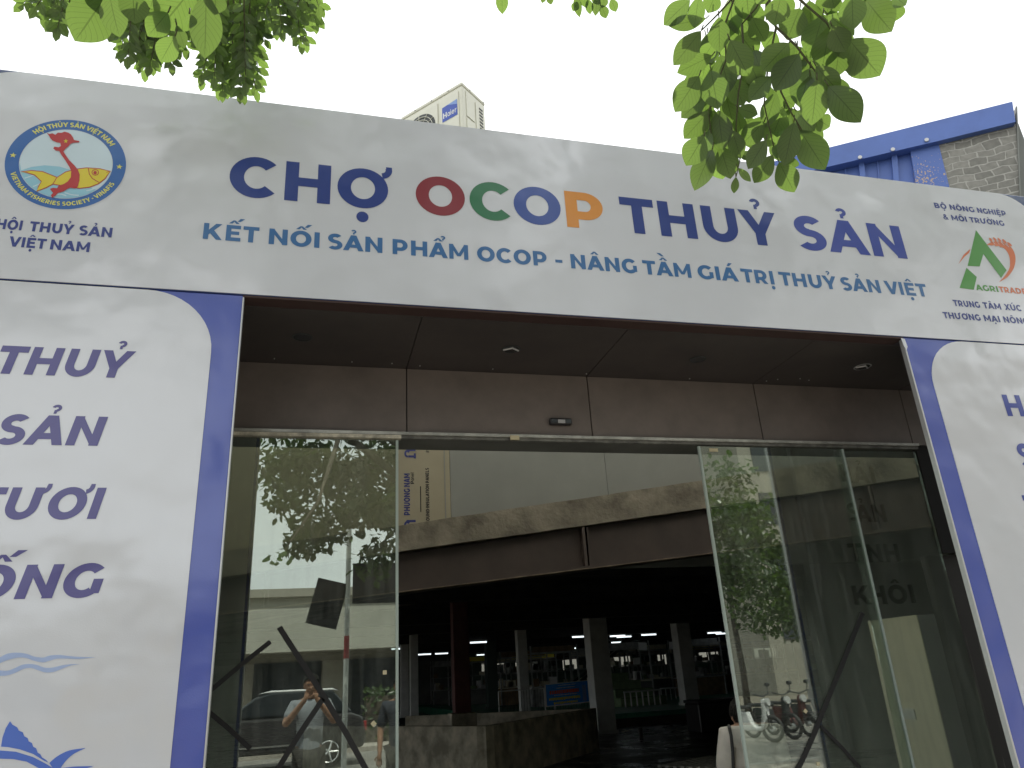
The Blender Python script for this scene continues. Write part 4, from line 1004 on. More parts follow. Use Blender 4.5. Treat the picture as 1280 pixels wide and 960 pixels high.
bdg = MB().add([AF(.062, bz0), AF(.062, bz1+.012), AF(.27, bz1-.0), AF(.27, bz0)], [(0,1,2,3)]).build('badge', M['ac_blue'], ac)
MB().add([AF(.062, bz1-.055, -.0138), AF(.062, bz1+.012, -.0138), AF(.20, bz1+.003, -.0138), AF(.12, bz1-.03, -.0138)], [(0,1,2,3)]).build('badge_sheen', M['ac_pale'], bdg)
ps, wd = layout('Haier'); kx = .185/wd
place2d('badge_letters', [[(a*kx, b*.072) for a, b in p] for p in ps], AF(.258, .345, -.0145), -fx, (0, 0, 1), M['white_paint'], bdg)
n = 28; fc = (.60, .34); fr_ = .235
ring = [AF(fc[0]+fr_*math.cos(2*math.pi*i/n), fc[1]+fr_*math.sin(2*math.pi*i/n), -.004) for i in range(n)]
abox(.335, .865, -.012, -.002, .045, LH-.105).build('fan_surround', M['ac_white'], ac, bevel=.02)
ring = [p-fs_*.010 for p in ring]
fg = MB().add(ring, [tuple(range(n))]).build('fan_grille', M['dark_grille'], ac)
g3 = MB()
for i in range(1, 6):
    rr = fr_*i/6; g3.tube([AF(fc[0]+rr*math.cos(2*math.pi*j/24), fc[1]+rr*math.sin(2*math.pi*j/24), -.020) for j in range(25)], .004, 4, cap=False)
for j in range(12): a = 2*math.pi*j/12; g3.tube([AF(fc[0], fc[1], -.020), AF(fc[0]+fr_*math.cos(a), fc[1]+fr_*math.sin(a), -.016)], .004, 4)
g3.build('grille_wires', M['ac_white'], fg)
for v0, v1, z0, z1 in ((.06, .20, .30, .64), (.225, .38, .10, .60), (.06, .20, .06, .28)): abox(-.009, -.001, v0, v1, z0, z1).build('side_panel', M['ac_white'], ac, bevel=.008)
lv = MB()
for i in range(9): s2 = abox(-.013, -.0095, .285, .345, .18+i*.045, .20+i*.045); lv.add(s2.v, s2.f)
lv.build('side_vents', M['dark_grille'], ac)
for u in (.1, .72): abox(u, u+.06, -.03, LD+.03, -.22, .018).build('foot', M['steel_trim'], ac)
box('roof_plinth', (-.4, 2.32, 6.603), (2.6, 3.6, az-LH-.222), M['hall_wall'], bld)

# ---------------------------------------------------------------- blue shed building on the right
S0 = onY(1270, 128, 6.0); sdv = Vector((-.83, .56, 0)).normalized(); sn_ = Vector((sdv.y, -sdv.x, 0))
if sn_.y > 0: sn_ = -sn_              # towards the street
S = lambda px, py, off=0.: onP(px, py, S0+sn_*off, sn_) - Vector((S0.x, S0.y, 0))
L_ = lambda pts: [(980+x/4.267, 110+y/4.267) for x, y in pts]
shed = thing('blue_building', 'tall blue sheet metal building with grey stone cladding at its right end', 'building', (S0.x, S0.y, 0))
stone = bpy.data.materials.new('stone_cladding'); stone.use_nodes = True
t_ = stone.node_tree; pb = t_.nodes['Principled BSDF']; pb.inputs['Roughness'].default_value = .8
uvn = t_.nodes.new('ShaderNodeTexCoord'); nzz = t_.nodes.new('ShaderNodeTexNoise'); nzz.inputs['Scale'].default_value = 2.2; nzz.inputs['Detail'].default_value = 3
mxv = t_.nodes.new('ShaderNodeMix'); mxv.data_type = 'RGBA'; mxv.blend_type = 'LINEAR_LIGHT'; mxv.inputs[0].default_value = .10
t_.links.new(uvn.outputs['UV'], mxv.inputs[6]); t_.links.new(nzz.outputs['Color'], mxv.inputs[7]); t_.links.new(uvn.outputs['UV'], nzz.inputs['Vector'])
br = t_.nodes.new('ShaderNodeTexBrick'); br.inputs['Scale'].default_value = 1; br.inputs['Brick Width'].default_value = .34; br.inputs['Row Height'].default_value = .17
br.inputs['Mortar Size'].default_value = .016; br.inputs['Mortar Smooth'].default_value = .2; br.inputs['Bias'].default_value = -.1
br.inputs['Color1'].default_value = (.24, .235, .21, 1); br.inputs['Color2'].default_value = (.36, .35, .315, 1); br.inputs['Mortar'].default_value = (.48, .47, .43, 1)
t_.links.new(mxv.outputs[2], br.inputs['Vector'])
nz3 = t_.nodes.new('ShaderNodeTexNoise'); nz3.inputs['Scale'].default_value = 9; t_.links.new(uvn.outputs['UV'], nz3.inputs['Vector'])
mm = t_.nodes.new('ShaderNodeMix'); mm.data_type = 'RGBA'; mm.blend_type = 'MULTIPLY'; mm.inputs[0].default_value = .5
t_.links.new(br.outputs['Color'], mm.inputs[6]); t_.links.new(nz3.outputs['Fac'], mm.inputs[7]); t_.links.new(mm.outputs[2], pb.inputs['Base Color'])
bp = t_.nodes.new('ShaderNodeBump'); bp.inputs['Distance'].default_value = .03; bp.invert = True; t_.links.new(br.outputs['Fac'], bp.inputs['Height']); t_.links.new(bp.outputs[0], pb.inputs['Normal'])
back = -sn_*6
def poly(name, px, m, off=0., depth=None, uv=False):
    pts = [S(*p, off) for p in L_(px)]; b = MB(); b.ngon_prism(pts, depth if depth is not None else back)
    if uv: b.uv = [((Vector(v)).dot(sdv), v[2]) for v in b.v]
    return b.build(name, m, shed)
poly('roof_band', [(-300,455),(60,362),(1218,72),(1235,180),(820,283),(230,421),(-300,545)], M['blue_sheet'], .16, -sn_*.30)
poly('stone_wall', [(822,290),(1236,186),(1258,570),(1290,1100),(960,1100),(880,520)], stone, .0, -sn_*.3, True)
poly('end_trim', [(1237,95),(1245,100),(1264,570),(1300,1100),(1288,1100),(1258,570)], M['grey_panel'], .05, -sn_*.4)
rust = mat('rust_spattered_sheet', srgb(80, 106, 172), .5, c2=srgb(80, 106, 172))
t2 = rust.node_tree; p2 = t2.nodes['Principled BSDF']
vn_ = t2.nodes.new('ShaderNodeTexNoise'); vn_.inputs['Scale'].default_value = 26; vn_.inputs['Detail'].default_value = 4
tx2 = t2.nodes.new('ShaderNodeTexCoord'); t2.links.new(tx2.outputs['Object'], vn_.inputs['Vector'])
ctr = S(*L_([(735, 490)])[0], .0)
dn_ = t2.nodes.new('ShaderNodeVectorMath'); dn_.operation = 'DISTANCE'; dn_.inputs[1].default_value = ctr; t2.links.new(tx2.outputs['Object'], dn_.inputs[0])
mr_ = t2.nodes.new('ShaderNodeMapRange'); mr_.inputs[1].default_value = .0; mr_.inputs[2].default_value = 1.1; mr_.inputs[3].default_value = .22; mr_.inputs[4].default_value = -.05; t2.links.new(dn_.outputs['Value'], mr_.inputs[0])
ad = t2.nodes.new('ShaderNodeMath'); ad.operation = 'ADD'; t2.links.new(vn_.outputs['Fac'], ad.inputs[0]); t2.links.new(mr_.outputs[0], ad.inputs[1])
gt_ = t2.nodes.new('ShaderNodeMath'); gt_.operation = 'GREATER_THAN'; gt_.inputs[1].default_value = .76; t2.links.new(ad.outputs[0], gt_.inputs[0])
mc = t2.nodes.new('ShaderNodeMix'); mc.data_type = 'RGBA'; mc.inputs[6].default_value = (*srgb(80, 106, 172), 1); mc.inputs[7].default_value = (.45, .33, .22, 1)
t2.links.new(gt_.outputs[0], mc.inputs[0]); t2.links.new(mc.outputs[2], p2.inputs['Base Color'])
poly('corrugated_sheet', [(-300,520),(230,418),(670,318),(710,540),(750,1100),(-300,1100)], M['blue_sheet'], -.10, -sn_*.2)
poly('flat_sheet', [(672,318),(821,284),(880,520),(960,1100),(752,1100),(705,520)], rust, .02, -sn_*.3)
for x0, x1 in ((396, 425), (572, 602)):
    dx = 10
    poly('sheet_rib', [(x0,378-(x0-400)*.24),(x1,378-(x1-400)*.24),(x1+dx,470),(x1+60,1100),(x0+60,1100),(x0+dx,470)], M['blue_sheet'], .0, -sn_*.1)
for x0 in (60, 238, 320, 492):
    poly('sheet_rib', [(x0,418-(x0-230)*.24),(x0+7,418-(x0-230)*.24),(x0+22,520),(x0+60,1100),(x0+50,1100),(x0+15,520)], M['blue_sheet'], -.06, -sn_*.06)
for x_, y_ in ((405,372),(580,330),(760,279)):
    p = S(*L_([(x_, y_)])[0], .17); MB().tube([p, p+sn_*.03], .045, 8).build('bolt_head', M['silver'], shed)
q0 = [S(*p, -.35) for p in L_([(-300,470),(60,378),(1215,95),(1290,1100),(-300,1100)])]
for v in (q0[3], q0[4]): v.z = -.15
q0[3].x, q0[3].y = q0[2].x, q0[2].y; q0[4].x, q0[4].y = q0[0].x, q0[0].y
b = MB(); b.ngon_prism(q0, -sn_*8); b.build('body', M['grey_panel'], shed)

# ---------------------------------------------------------------- trees
def leaf_geo(b, base, tip, wd, nrm, lid, curl=.12, n=6, fold=.09):
    """pointed oval leaf; uv carries position on the leaf plus the leaf's number"""
    base, tip = Vector(base), Vector(tip); ax = tip-base; L = ax.length; ax.normalize()
    sd_ = ax.cross(nrm).normalized(); up = sd_.cross(ax).normalized(); k = len(b.v)
    prof = lambda t: (math.sin(math.pi*min(1, t**1.08))**.74)*(1-.3*t**8)
    cols = (-1, -.55, 0, .55, 1)
    for i in range(n+1):
        t = i/n; tt = min(max(t, .0), 1); w_ = wd*.49*prof(tt) if 0 < i < n else (0.004*wd if i == 0 else .002*wd)
        c = base+ax*(L*t)-up*(curl*L*(t-.35)**2)
        for u in cols:
            b.v.append(tuple(c+sd_*(w_*u)+up*(abs(u)*w_*fold))); b.uv.append((.5+u/2, lid+.02+t*.96))
    m_ = len(cols)
    for i in range(n):
        for j in range(m_-1):
            b.f.append((k+i*m_+j, k+i*m_+j+1, k+(i+1)*m_+j+1, k+(i+1)*m_+j)); b.m.append(0)
def small_leaf(b, base, tip, wd, nrm, lid):
    base, tip = Vector(base), Vector(tip); ax = (tip-base); sd_ = ax.cross(nrm).normalized()*wd/2; k = len(b.v)
    m1, m2 = base+ax*.35, base+ax*.72; up = sd_.cross(ax).normalized()*wd*.1
    for p, uv in ((base, (.5, 0)), (m1+sd_+up, (1, .35)), (m2+sd_*.8+up, (1, .7)), (tip, (.5, .97)), (m2-sd_*.8+up, (0, .7)), (m1-sd_+up, (0, .35)), (m1, (.5, .35)), (m2, (.5, .7))):
        b.v.append(tuple(p)); b.uv.append((uv[0], lid+.02+uv[1]*.95))
    for f in ((0,1,6),(1,2,7,6),(2,3,7),(3,4,7),(4,5,6,7),(5,0,6)): b.f.append(tuple(k+i for i in f)); b.m.append(0)

rl = [((170,0),(35,125),90),((250,92),(65,130),70),((215,-20),(190,140),75),((300,-40),(260,65),80),((225,155),(88,328),100),((315,85),(318,262),95),((380,15),(370,185),95),
 ((450,-60),(465,105),105),((520,-40),(545,20),60),((480,90),(545,208),90),((400,145),(505,285),112),((625,-20),(590,130),105),((720,40),(655,200),120),((835,75),(770,290),120),
 ((870,130),(830,350),115),((858,75),(993,175),80),((885,-40),(850,75),110),((980,-40),(985,150),105),((1050,0),(1175,157),132),((1190,-20),(1250,28),60),((880,130),(950,262),95),
 ((965,198),(1122,382),162),((920,225),(895,390),95),((800,330),(920,465),90),((862,430),(1027,608),132),((290,210),(232,300),72),((280,278),(105,365),90),((215,380),(95,560),118),
 ((320,275),(370,460),112),((370,200),(465,385),112),((275,350),(310,545),122),((470,310),(520,430),90),((665,215),(530,355),122),((715,270),(590,455),122),((770,340),(720,540),122),
 ((805,400),(780,630),118),((575,380),(465,500),85),((380,390),(440,530),95),((250,480),(125,590),90),((345,460),(390,640),92),((265,555),(140,695),102),((310,550),(335,750),108),
 ((240,680),(150,828),116),((270,650),(220,780),72),((380,650),(425,795),76),((410,560),(430,690),62),((282,745),(190,950),108),((322,735),(370,890),97),((540,610),(430,722),97),
 ((600,460),(545,640),82),((640,540),(560,735),108),((690,610),(640,830),97),((700,555),(790,655),97),((800,592),(870,635),78),((720,650),(845,850),134),((550,700),(460,845),87),
 ((585,775),(490,918),88),((615,810),(692,962),104),((410,840),(474,908),34),((400,885),(390,968),36),((690,790),(680,842),52),((440,755),(470,802),50),((600,160),(540,240),92),
 ((700,230),(650,262),62),((490,250),(515,330),62),((410,540),(510,572),62),((740,300),(718,332),46),((640,490),(692,532),62),((255,500),(235,620),66),((560,500),(570,430),50),((620,720),(600,790),60)]
rl += [((a[0]+rnd.uniform(-60,60), a[1]+rnd.uniform(-60,40)), None, 100) for a, b_, c_ in rl[4:56]]
rl = [(a, b_ or (a[0]+rnd.uniform(-50,50), a[1]+rnd.uniform(120,175)), c_) for a, b_, c_ in rl]
rl = [q_ for q_ in rl if q_[1][1] < 970]
tA = thing('street_tree', 'broad leaved street tree whose near branch hangs over the right of the banner', 'tree', (2.5, -6.6, 0))
o0 = Vector((2.5, -6.6, 0))
near = MB(); near.uv = []
tw = MB(); lid = 0
crop = lambda p: (820+p[0]/4, p[1]/4)
for i, (a, b_, wd) in enumerate(rl):
    D = 2.2 + rnd.uniform(-.12, .12) + (.10 if i > 58 else 0)+(.10 if i > 70 else 0)
    B = atD(*crop(a), D); T = atD(*crop(b_), D+rnd.uniform(-.03, .03))
    vw = (B-CAM).normalized(); ax = (T-B).normalized()
    nrm = Matrix.Rotation(rnd.uniform(-.32, .32), 3, ax) @ (-vw)
    leaf_geo(near, B-o0, T-o0, wd/4/F_PX*D*1.06, nrm, lid, curl=rnd.uniform(-.05, .22), n=13); lid += 1
    # petiole towards the twig
    tw.tube([B-o0, B-o0-(T-B)*.10+Vector((0, 0, .008))], .0016, 5)
ll = [((420,-10),(300,165),130),((435,-30),(475,150),85),((530,-40),(540,95),88),((620,-30),(600,35),70),((672,50),(592,143),76),((770,-45),(640,112),140),((825,-30),(820,236),108),((862,-40),(862,55),70),((700,145),(640,250),72),((706,100),(742,195),42),((758,55),(765,112),42),((395,-60),(410,60),90)]
c2p = lambda p: (p[0]/3.2, p[1]/3.2)
for a, b_, wd in ll:
    D = 1.75+rnd.uniform(-.08, .08); B = atD(*c2p(a), D); T = atD(*c2p(b_), D+rnd.uniform(-.02, .02)); vw = (B-CAM).normalized(); ax = (T-B).normalized()
    nrm = Matrix.Rotation(rnd.uniform(-.4, .4), 3, ax) @ (-vw)
    leaf_geo(near, B-o0, T-o0, wd/3.2/F_PX*D*1.06, nrm, lid, curl=rnd.uniform(-.05, .2), n=13); lid += 1
    tw.tube([B-o0, B-o0-(T-B)*.12+Vector((0, 0, .01))], .0016, 5)
for (a, b_, wd, D) in (((627,-14),(628,18),12,1.9),((765-45,-8),(724,22),9,3),((735,-2),(738,18),8,3),((722,2),(716,14),8,3),((747,-6),(744,20),9,3),((752,6),(758,23),10,3),((764,-2),(770,15),9,3),((728,-8),(733,10),9,3),((757,-6),(752,10),9,3),((680,-8),(678,4),6,3),((686,-8),(689,6),7,3),((742,-10),(748,6),9,3)):
    B, T = atD(*a, D), atD(*b_, D); nrm = Matrix.Rotation(rnd.uniform(-.5, .5), 3, (T-B).normalized()) @ (-(B-CAM).normalized())
    leaf_geo(near, B-o0, T-o0, wd/F_PX*D*1.2, nrm, lid, n=7); lid += 1
nb_ = near.build('hanging_leaves', M['leaf'], tA, smooth=True)
# twigs
def twig(pts, D, r0, r1):
    q_ = [atD(*crop(p), D)-o0 for p in pts]; n_ = len(q_); tw.tube(q_, [r0+(r1-r0)*i/(n_-1) for i in range(n_)], 6)
twig([(545,-420),(550,-200),(556,-60),(552,60),(556,100)], 2.25, .006, .003)
twig([(556,-60),(500,40),(430,120)], 2.25, .003, .002)
twig([(640,-400),(560,-150),(570,60),(600,135),(700,228),(795,355),(850,425)], 2.22, .005, .002)
twig([(600,-300),(700,-20),(760,35),(850,110),(900,180)], 2.2, .004, .002)
twig([(560,-200),(400,-30),(320,60),(230,150)], 2.24, .004, .0018)
twig([(400,-30),(345,120),(350,300),(300,430),(262,560),(285,735)], 2.24, .003, .0015)
twig([(430,120),(440,300),(410,480),(400,640),(420,800),(400,885)], 2.25, .003, .0012)
twig([(600,135),(560,330),(540,520),(590,740),(610,800)], 2.25, .003, .0012)
twig([(600,300),(625,460),(680,570),(730,650)], 2.2, .0028, .0014)
twig([(860,-300),(940,-120),(1000,-40)], 2.2, .004, .002)
lm = lambda pts, D: [atD(a, b, D)-o0 for a, b in pts]
tw.tube(lm([(230,-160),(215,-60),(190,-20)], 1.75), [.006, .004, .002], 6)
hub = atD(960, -110, 2.25)-o0; hub2 = atD(225, -165, 1.75)-o0
tw.build('twigs', M['twig'], tA, smooth=True)
# trunk and limbs (behind the camera, over the frame's top edge)
trk = MB()
trk.tube([(0,0,-.15),(.03,.0,.8),(-.02,.05,2.0),(.05,.02,3.2),(0,-.1,4.6),(.2,-.3,6.0)], [.20,.165,.15,.14,.11,.06], 12)
trk.tube([(.05,.02,3.1),(-.3,1.0,3.9),(-1.0,2.2,4.1),tuple(hub+Vector((-.1,-.5,.35))),tuple(hub+Vector((-.02,-.1,.02))),tuple(atD(960,-105,2.25)-o0)], [.10,.075,.05,.028,.014,.006], 10)
trk.tube([(0,.02,4.4),(-1.0,1.0,5.5),(-2.0,2.2,5.6),tuple(hub2+Vector((.3,-.5,.6))),tuple(hub2)], [.09,.065,.045,.02,.006], 10)
for e in ((-1.8,-.6,5.2),(1.9,-.4,5.4),(-.6,-1.8,5.8),(1.0,-1.7,5.6),(-3.2,.2,6.3),(1.3,.7,6.5),(-5.5,-.8,6.8)):
    trk.tube([(0,-.05,3.6+rnd.uniform(0,.8)), (e[0]*.5, e[1]*.5, e[2]-.7), e], [.08,.05,.02], 8)
trk.build('trunk', M['bark'], tA, smooth=True)
def crown(parent, clumps, nper, size, seed, drop=.5):
    r_ = random.Random(seed); b = MB(); b.uv = []; l = 0
    for cx, cy, cz, rr in clumps:
        for i in range(nper):
            while True:
                p = Vector((r_.uniform(-1,1), r_.uniform(-1,1), r_.uniform(-1,1)))
                if p.length < 1: break
            c = Vector((cx, cy, cz))+Vector((p.x*rr, p.y*rr, p.z*rr*.7))
            d_ = Vector((r_.uniform(-1,1), r_.uniform(-1,1), r_.uniform(-1.2,.1))).normalized(); s_ = size*r_.uniform(.7, 1.25)
            nn = Vector((r_.uniform(-.6,.6), r_.uniform(-.6,.6), 1)); small_leaf(b, c, c+d_*s_, s_*.52, nn, l); l += 1
    return b.build('crown', M['crown_leaf'], parent)
r2 = random.Random(3)
cl = []
for i in range(80):                        # broad low canopy out of view, shaped to shade the banner
    cl.append((r2.uniform(-3.6, 4.5), r2.uniform(-4.0, 2.2), r2.uniform(4.9, 8.2), r2.uniform(.5, .95)))
for i in range(30):
    a = r2.uniform(0, 2*math.pi); rr = 2.6*math.sqrt(r2.random()); z = r2.uniform(3.6, 8.0)
    cl.append((rr*math.cos(a)*(1.05-.25*abs(z-5.6)/2.4)+.2, rr*math.sin(a)*.62-1.1, z, r2.uniform(.35, .75)))
cl += [(r2.uniform(-3.3, -.9), r2.uniform(-1.6, 0), r2.uniform(3.9, 5.6), r2.uniform(.35, .55)) for i in range(16)]
cl += [(-2.6+.42*i, -.6-.1*(i % 3), 3.5+.35*((i*7) % 5)/2+.12*abs(i-3), .42) for i in range(7)]
cl = [q_ for q_ in cl if not (q_[1] > .2 and q_[2]-q_[3]*.7 < 5.2+(q_[1]-.2)*.9)]
for i in range(150):                       # unseen upper storey, spread to darken the banner's top and its reflections
    cl.append((r2.uniform(-8.0, 9.5), r2.uniform(-1.0, 3.9), r2.uniform(6.4, 9.2), r2.uniform(.5, .9)))
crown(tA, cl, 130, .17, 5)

# tree at the left whose small leafed sprays hang at the top left
tB = thing('street_tree', 'tree with small leaves whose sprays hang at the upper left of the banner', 'tree', (-3.6, -2.2, 0)); o1 = Vector((-3.6, -2.2, 0))
fol = MB(); fol.uv = []; l = 0; st2 = MB()
r3 = random.Random(11)
def spray(p0, p1, D, n_, ls=13):
    """pinnate spray hanging from pixel p0 to p1"""
    global l
    D += r3.uniform(-.25, .25); A_, B_ = atD(*p0, D), atD(*p1, D); ax = (B_-A_)
    vw = (A_-CAM).normalized(); sd_ = ax.cross(vw).normalized()
    st2.tube([A_-o1, A_.lerp(B_, .5)+sd_*r3.uniform(-.01, .01)-o1, B_-o1], [.004, .003, .0015], 5)
    for i in range(n_):
        t = (i+.5)/n_; c = A_.lerp(B_, t)
        for s_ in (-1, 1):
            if r3.random() < .08: continue
            d_ = (sd_*s_*r3.uniform(.5, 1.1)+ax.normalized()*r3.uniform(.5, 1.0)+vw*r3.uniform(-.6, .6)).normalized(); q_ = ls/F_PX*D*r3.uniform(.8, 1.25)
            nn = (-vw + Vector((r3.uniform(-.9,.9), r3.uniform(-.9,.9), r3.uniform(-.9,.9)))*.8)
            small_leaf(fol, c-o1, c+d_*q_-o1, q_*.58, nn, l); l += 1
    d_ = ax.normalized(); q_ = ls/F_PX*D; small_leaf(fol, B_-o1, B_+d_*q_-o1, q_*.55, -vw, l); l += 1
sprays = [((60,-25),(30,3)),((60,-20),(45,8)),((75,-25),(52,0)),((80,-20),(72,34)),((85,-20),(64,24)),((90,-20),(80,22)),((88,-25),(88,20)),((95,-25),(66,8)),((110,-20),(118,12)),
          ((150,-10),(140,36)),((158,-10),(152,62)),((165,0),(160,70)),((172,0),(174,70)),((180,0),(181,86)),((182,0),(190,78)),((200,0),(200,66)),((205,0),(214,78)),((215,0),(222,58)),((165,0),(152,50)),((175,-10),(186,50)),((190,0),(168,66)),
          ((195,0),(177,76)),((208,0),(188,80)),((150,0),(170,40)),((228,0),(232,58)),((160,-10),(196,44)),
          ((262,0),(256,72)),((270,0),(253,92)),((275,0),(268,96)),((280,0),(274,110)),((285,0),(284,108)),((292,0),(290,96)),((300,0),(300,114)),((305,0),(307,102)),((312,0),(318,106)),((315,0),(322,90)),((300,-10),(320,60)),((280,-10),(296,70)),
          ((270,-10),(282,60)),((290,-10),(310,80)),((265,-10),(272,50)),((312,-10),(308,60)),((322,-10),(320,40)),((258,30),(255,60)),((295,40),(304,115)),((310,50),(320,112)),((278,60),(278,112)),((262,60),(254,98)),
          ((330,-10),(334,30)),((338,-10),(344,34)),((346,-10),(352,36)),((355,-10),(360,28)),((366,-10),(369,42)),((370,-10),(376,52)),((374,-10),(382,50)),((380,-10),(388,20)),((390,-15),(394,26)),((395,-20),(398,8)),((340,-15),(360,10)),((360,-15),(376,14)),
          ((250,-10),(244,40)),((240,-10),(246,24)),((235,-20),(226,40)),((130,-30),(122,10)),((350,-20),(330,14)),((384,-20),(366,20)),((325,-20),(342,16))]
for a, b_ in sprays:
    m_ = max(2, int(math.hypot(a[0]-b_[0], a[1]-b_[1])/11)); spray(a, b_, 4.55, m_, 14)
for i in range(26):        # denser shaded core of the sprays above the frame edge
    x_ = r3.choice([r3.uniform(50, 110), r3.uniform(140, 240), r3.uniform(250, 330), r3.uniform(250, 330), r3.uniform(325, 395)])
    dy = {0: 10}.get(0) + (55 if 250 < x_ < 328 else 38 if 150 < x_ < 232 else 8)
    y0 = r3.uniform(-60, dy-22); spray((x_, y0), (x_+r3.uniform(-14, 14), y0+r3.uniform(18, 34)), 4.75, 3, 12.5)
fol.build('foliage_sprays', M['leaf'], tB); st2.build('twigs', M['twig'], tB)
trk = MB()
trk.tube([(0,0,-.15),(.02,.0,1.2),(-.05,.06,2.8),(0,0,4.2),(.1,0,5.6)], [.17,.14,.125,.10,.05], 12)
h1 = atD(200, -120, 4.7)-o1; h2 = atD(310, -110, 4.7)-o1; h0 = atD(70, -110, 4.7)-o1; h3 = atD(365, -90, 4.7)-o1
trk.tube([(0,0,3.9),(1.0,.4,5.2),(2.0,.9,5.6),tuple(h1+Vector((0,0,.2))),tuple(h2+Vector((0,0,.15))),tuple(h3)], [.08,.055,.04,.025,.015,.006], 8)
for h in (h0, h1, h2, h3):
    for k_ in range(3): trk.tube([tuple(h+Vector((-.05,0,.12))), tuple(h+Vector((r3.uniform(-.15,.15), 0, -.1)))], [.012,.004], 6)
for e in ((-1.6,-.4,5.4),(-.4,-1.5,5.8),(.3,1.0,6.3)): trk.tube([(0,0,3.8),(e[0]*.5,e[1]*.5,e[2]-.6),e], [.07,.04,.015], 8)
trk.build('trunk', M['bark'], tB, smooth=True)
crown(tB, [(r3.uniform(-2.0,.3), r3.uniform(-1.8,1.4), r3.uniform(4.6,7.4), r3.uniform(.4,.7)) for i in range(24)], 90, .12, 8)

# ---------------------------------------------------------------- across the street (mirrored in the glass)
ob = thing('shop_building', 'pale rendered building with a deep ledge across the street', 'building', (0, -24, 0))
MB().box((-30, -10, -.15), (9, -1.5, 2.9)).build('ground_floor', M['beige_wall'], ob); MB().box((-30.3, -10, 2.903), (9.3, 0, 4.4)).build('ledge', M['pale_wall'], ob)
MB().box((-30, -10, 4.403), (9, -1.2, 4.9)).build('upper_wall', M['pale_wall'], ob); MB().box((-30.4, -10.3, 4.903), (9.4, -.8, 5.2)).build('parapet', M['beige_wall'], ob)
for i in range(11):
    x_ = -29+i*3.4
    MB().box((x_-.2, -1.49, .1), (x_+2.2, -1.42, 2.6)).build('shopfront', M['dark_glass'], ob)
MB().box((-6.2, -1.40, .3), (-3.9, -1.30, 2.4)).build('yellow_shutter', M['yellow_paint'], ob)
hd = thing('hedge', 'dark green clipped hedge along the far pavement', 'hedge', (2.2, -21, 0))
hb = MB(); hb.uv = []; l2 = 0
for i in range(1800):
    p = Vector((r3.uniform(-.5, 5), r3.uniform(-.5, .5), r3.uniform(.05, 1.5))); d_ = Vector((r3.uniform(-1,1), r3.uniform(-1,1), r3.uniform(-.4,1))).normalized(); small_leaf(hb, p, p+d_*.18, .10, Vector((.2, 1, .4)), l2); l2 += 1
hb.build('leaves', M['crown_leaf'], hd); MB().box((-.45, -.35, -.02), (4.9, .35, 1.3)).build('stems', M['bark'], hd)
# pole with two dark flags
pl = thing('flag_pole', 'grey street pole with red band and two dark hanging panels', 'pole', (.72, -11.6, -.15))
MB().tube([(0,0,0),(0,0,5.4)], .055, 10).build('pole', M['column'], pl); MB().tube([(0,0,2.3),(0,0,2.75)], .058, 10).build('red_band', M['red_paint'], pl)
MB().box((-.75, -.03, 2.95), (-.10, .03, 3.9), rot=Matrix.Rotation(R(14), 3, 'Y')).build('panel', M['black_plastic'], pl); MB().box((.10, -.03, 3.4), (1.25, .03, 4.25)).build('panel', M['black_plastic'], pl)

for lb, x0, x1, zt in (('tall plain block added across the street at the right to hold back sky light', 26, 60, 20),):
    t = thing('sky_blocking_block', lb, 'building', (x0, -36, -.15))  # added to cut the sky light falling on the banner
    MB().box((0, -10, 0), (x1-x0, 0, zt)).build('wall', M['beige_wall'], t)
    for k_ in range(5):
        for i in range(int((x1-x0)/4)): MB().box((1+i*4, .003, 3+k_*3.4), (3+i*4, .06, 5+k_*3.4)).build('window', M['dark_glass'], t)
def car(label, loc, rz, paint):
    t = thing('parked_car', label, 'car', loc, rz)
    prof = [(-2.25,.55),(-2.2,.85),(-1.9,1.02),(-1.25,1.12),(-1.0,1.14),(1.9,1.16),(2.2,1.05),(2.28,.6),(2.2,.38),(-2.15,.36)]
    b = MB(); b.ngon_prism([(x_, -.92, z_) for x_, z_ in prof], (0, 1.84, 0)); b.build('body', paint, t, bevel=.06)
    cab = [(-1.05,1.145),(-.35,1.62),(.0,1.72),(1.45,1.70),(1.95,1.165)]
    b = MB(); b.ngon_prism([(x_, -.78, z_) for x_, z_ in cab], (0, 1.56, 0)); b.build('cabin', M['dark_glass'], t, bevel=.05)
    b = MB(); b.ngon_prism([(-.30,-.76,1.70),(.0,-.76,1.765),(1.45,-.76,1.745),(1.60,-.76,1.68)], (0, 1.52, 0)); b.build('roof', M['car_silver'] if paint is not M['car_white'] else paint, t, bevel=.03)
    for y_ in (-.945, .945):
        for x_ in (-1.4, 1.4):
            wv2 = MB().tube([(x_, y_-.11 if y_ > 0 else y_-.02, .34), (x_, y_+.02 if y_ > 0 else y_+.11, .34)], .34, 24).build('wheel', M['black_rubber'], t)
            s_ = 1 if y_ > 0 else -1
            rm = MB(); rm.tube([(x_, y_+s_*.021, .34), (x_, y_+s_*.026, .34)], .07, 12)
            for k_ in range(5):
                a = 2*math.pi*k_/5; rm.tube([(x_, y_+s_*.028, .34), (x_+.23*math.cos(a), y_+s_*.028, .34+.23*math.sin(a))], .026, 6)
            rm.tube([(x_+.23*math.cos(2*math.pi*j/20), y_+s_*.028, .34+.23*math.sin(2*math.pi*j/20)) for j in range(21)], .018, 6, cap=False)
            rm.build('rim', M['chrome'], wv2)
        MB().box((-1.9, y_*.985-.012, .52), (1.9, y_*.985+.012, .56)).build('side_trim', M['chrome'], t)
    for y_ in (-.6, .6): MB().box((-2.27, y_-.22, .72), (-2.18, y_+.22, .86)).build('headlight', M['silver'], t)
    for y_ in (-.7, .7): MB().box((2.2, y_-.14, .75), (2.285, y_+.14, .95)).build('tail_light', M['red_paint'], t)
    return t
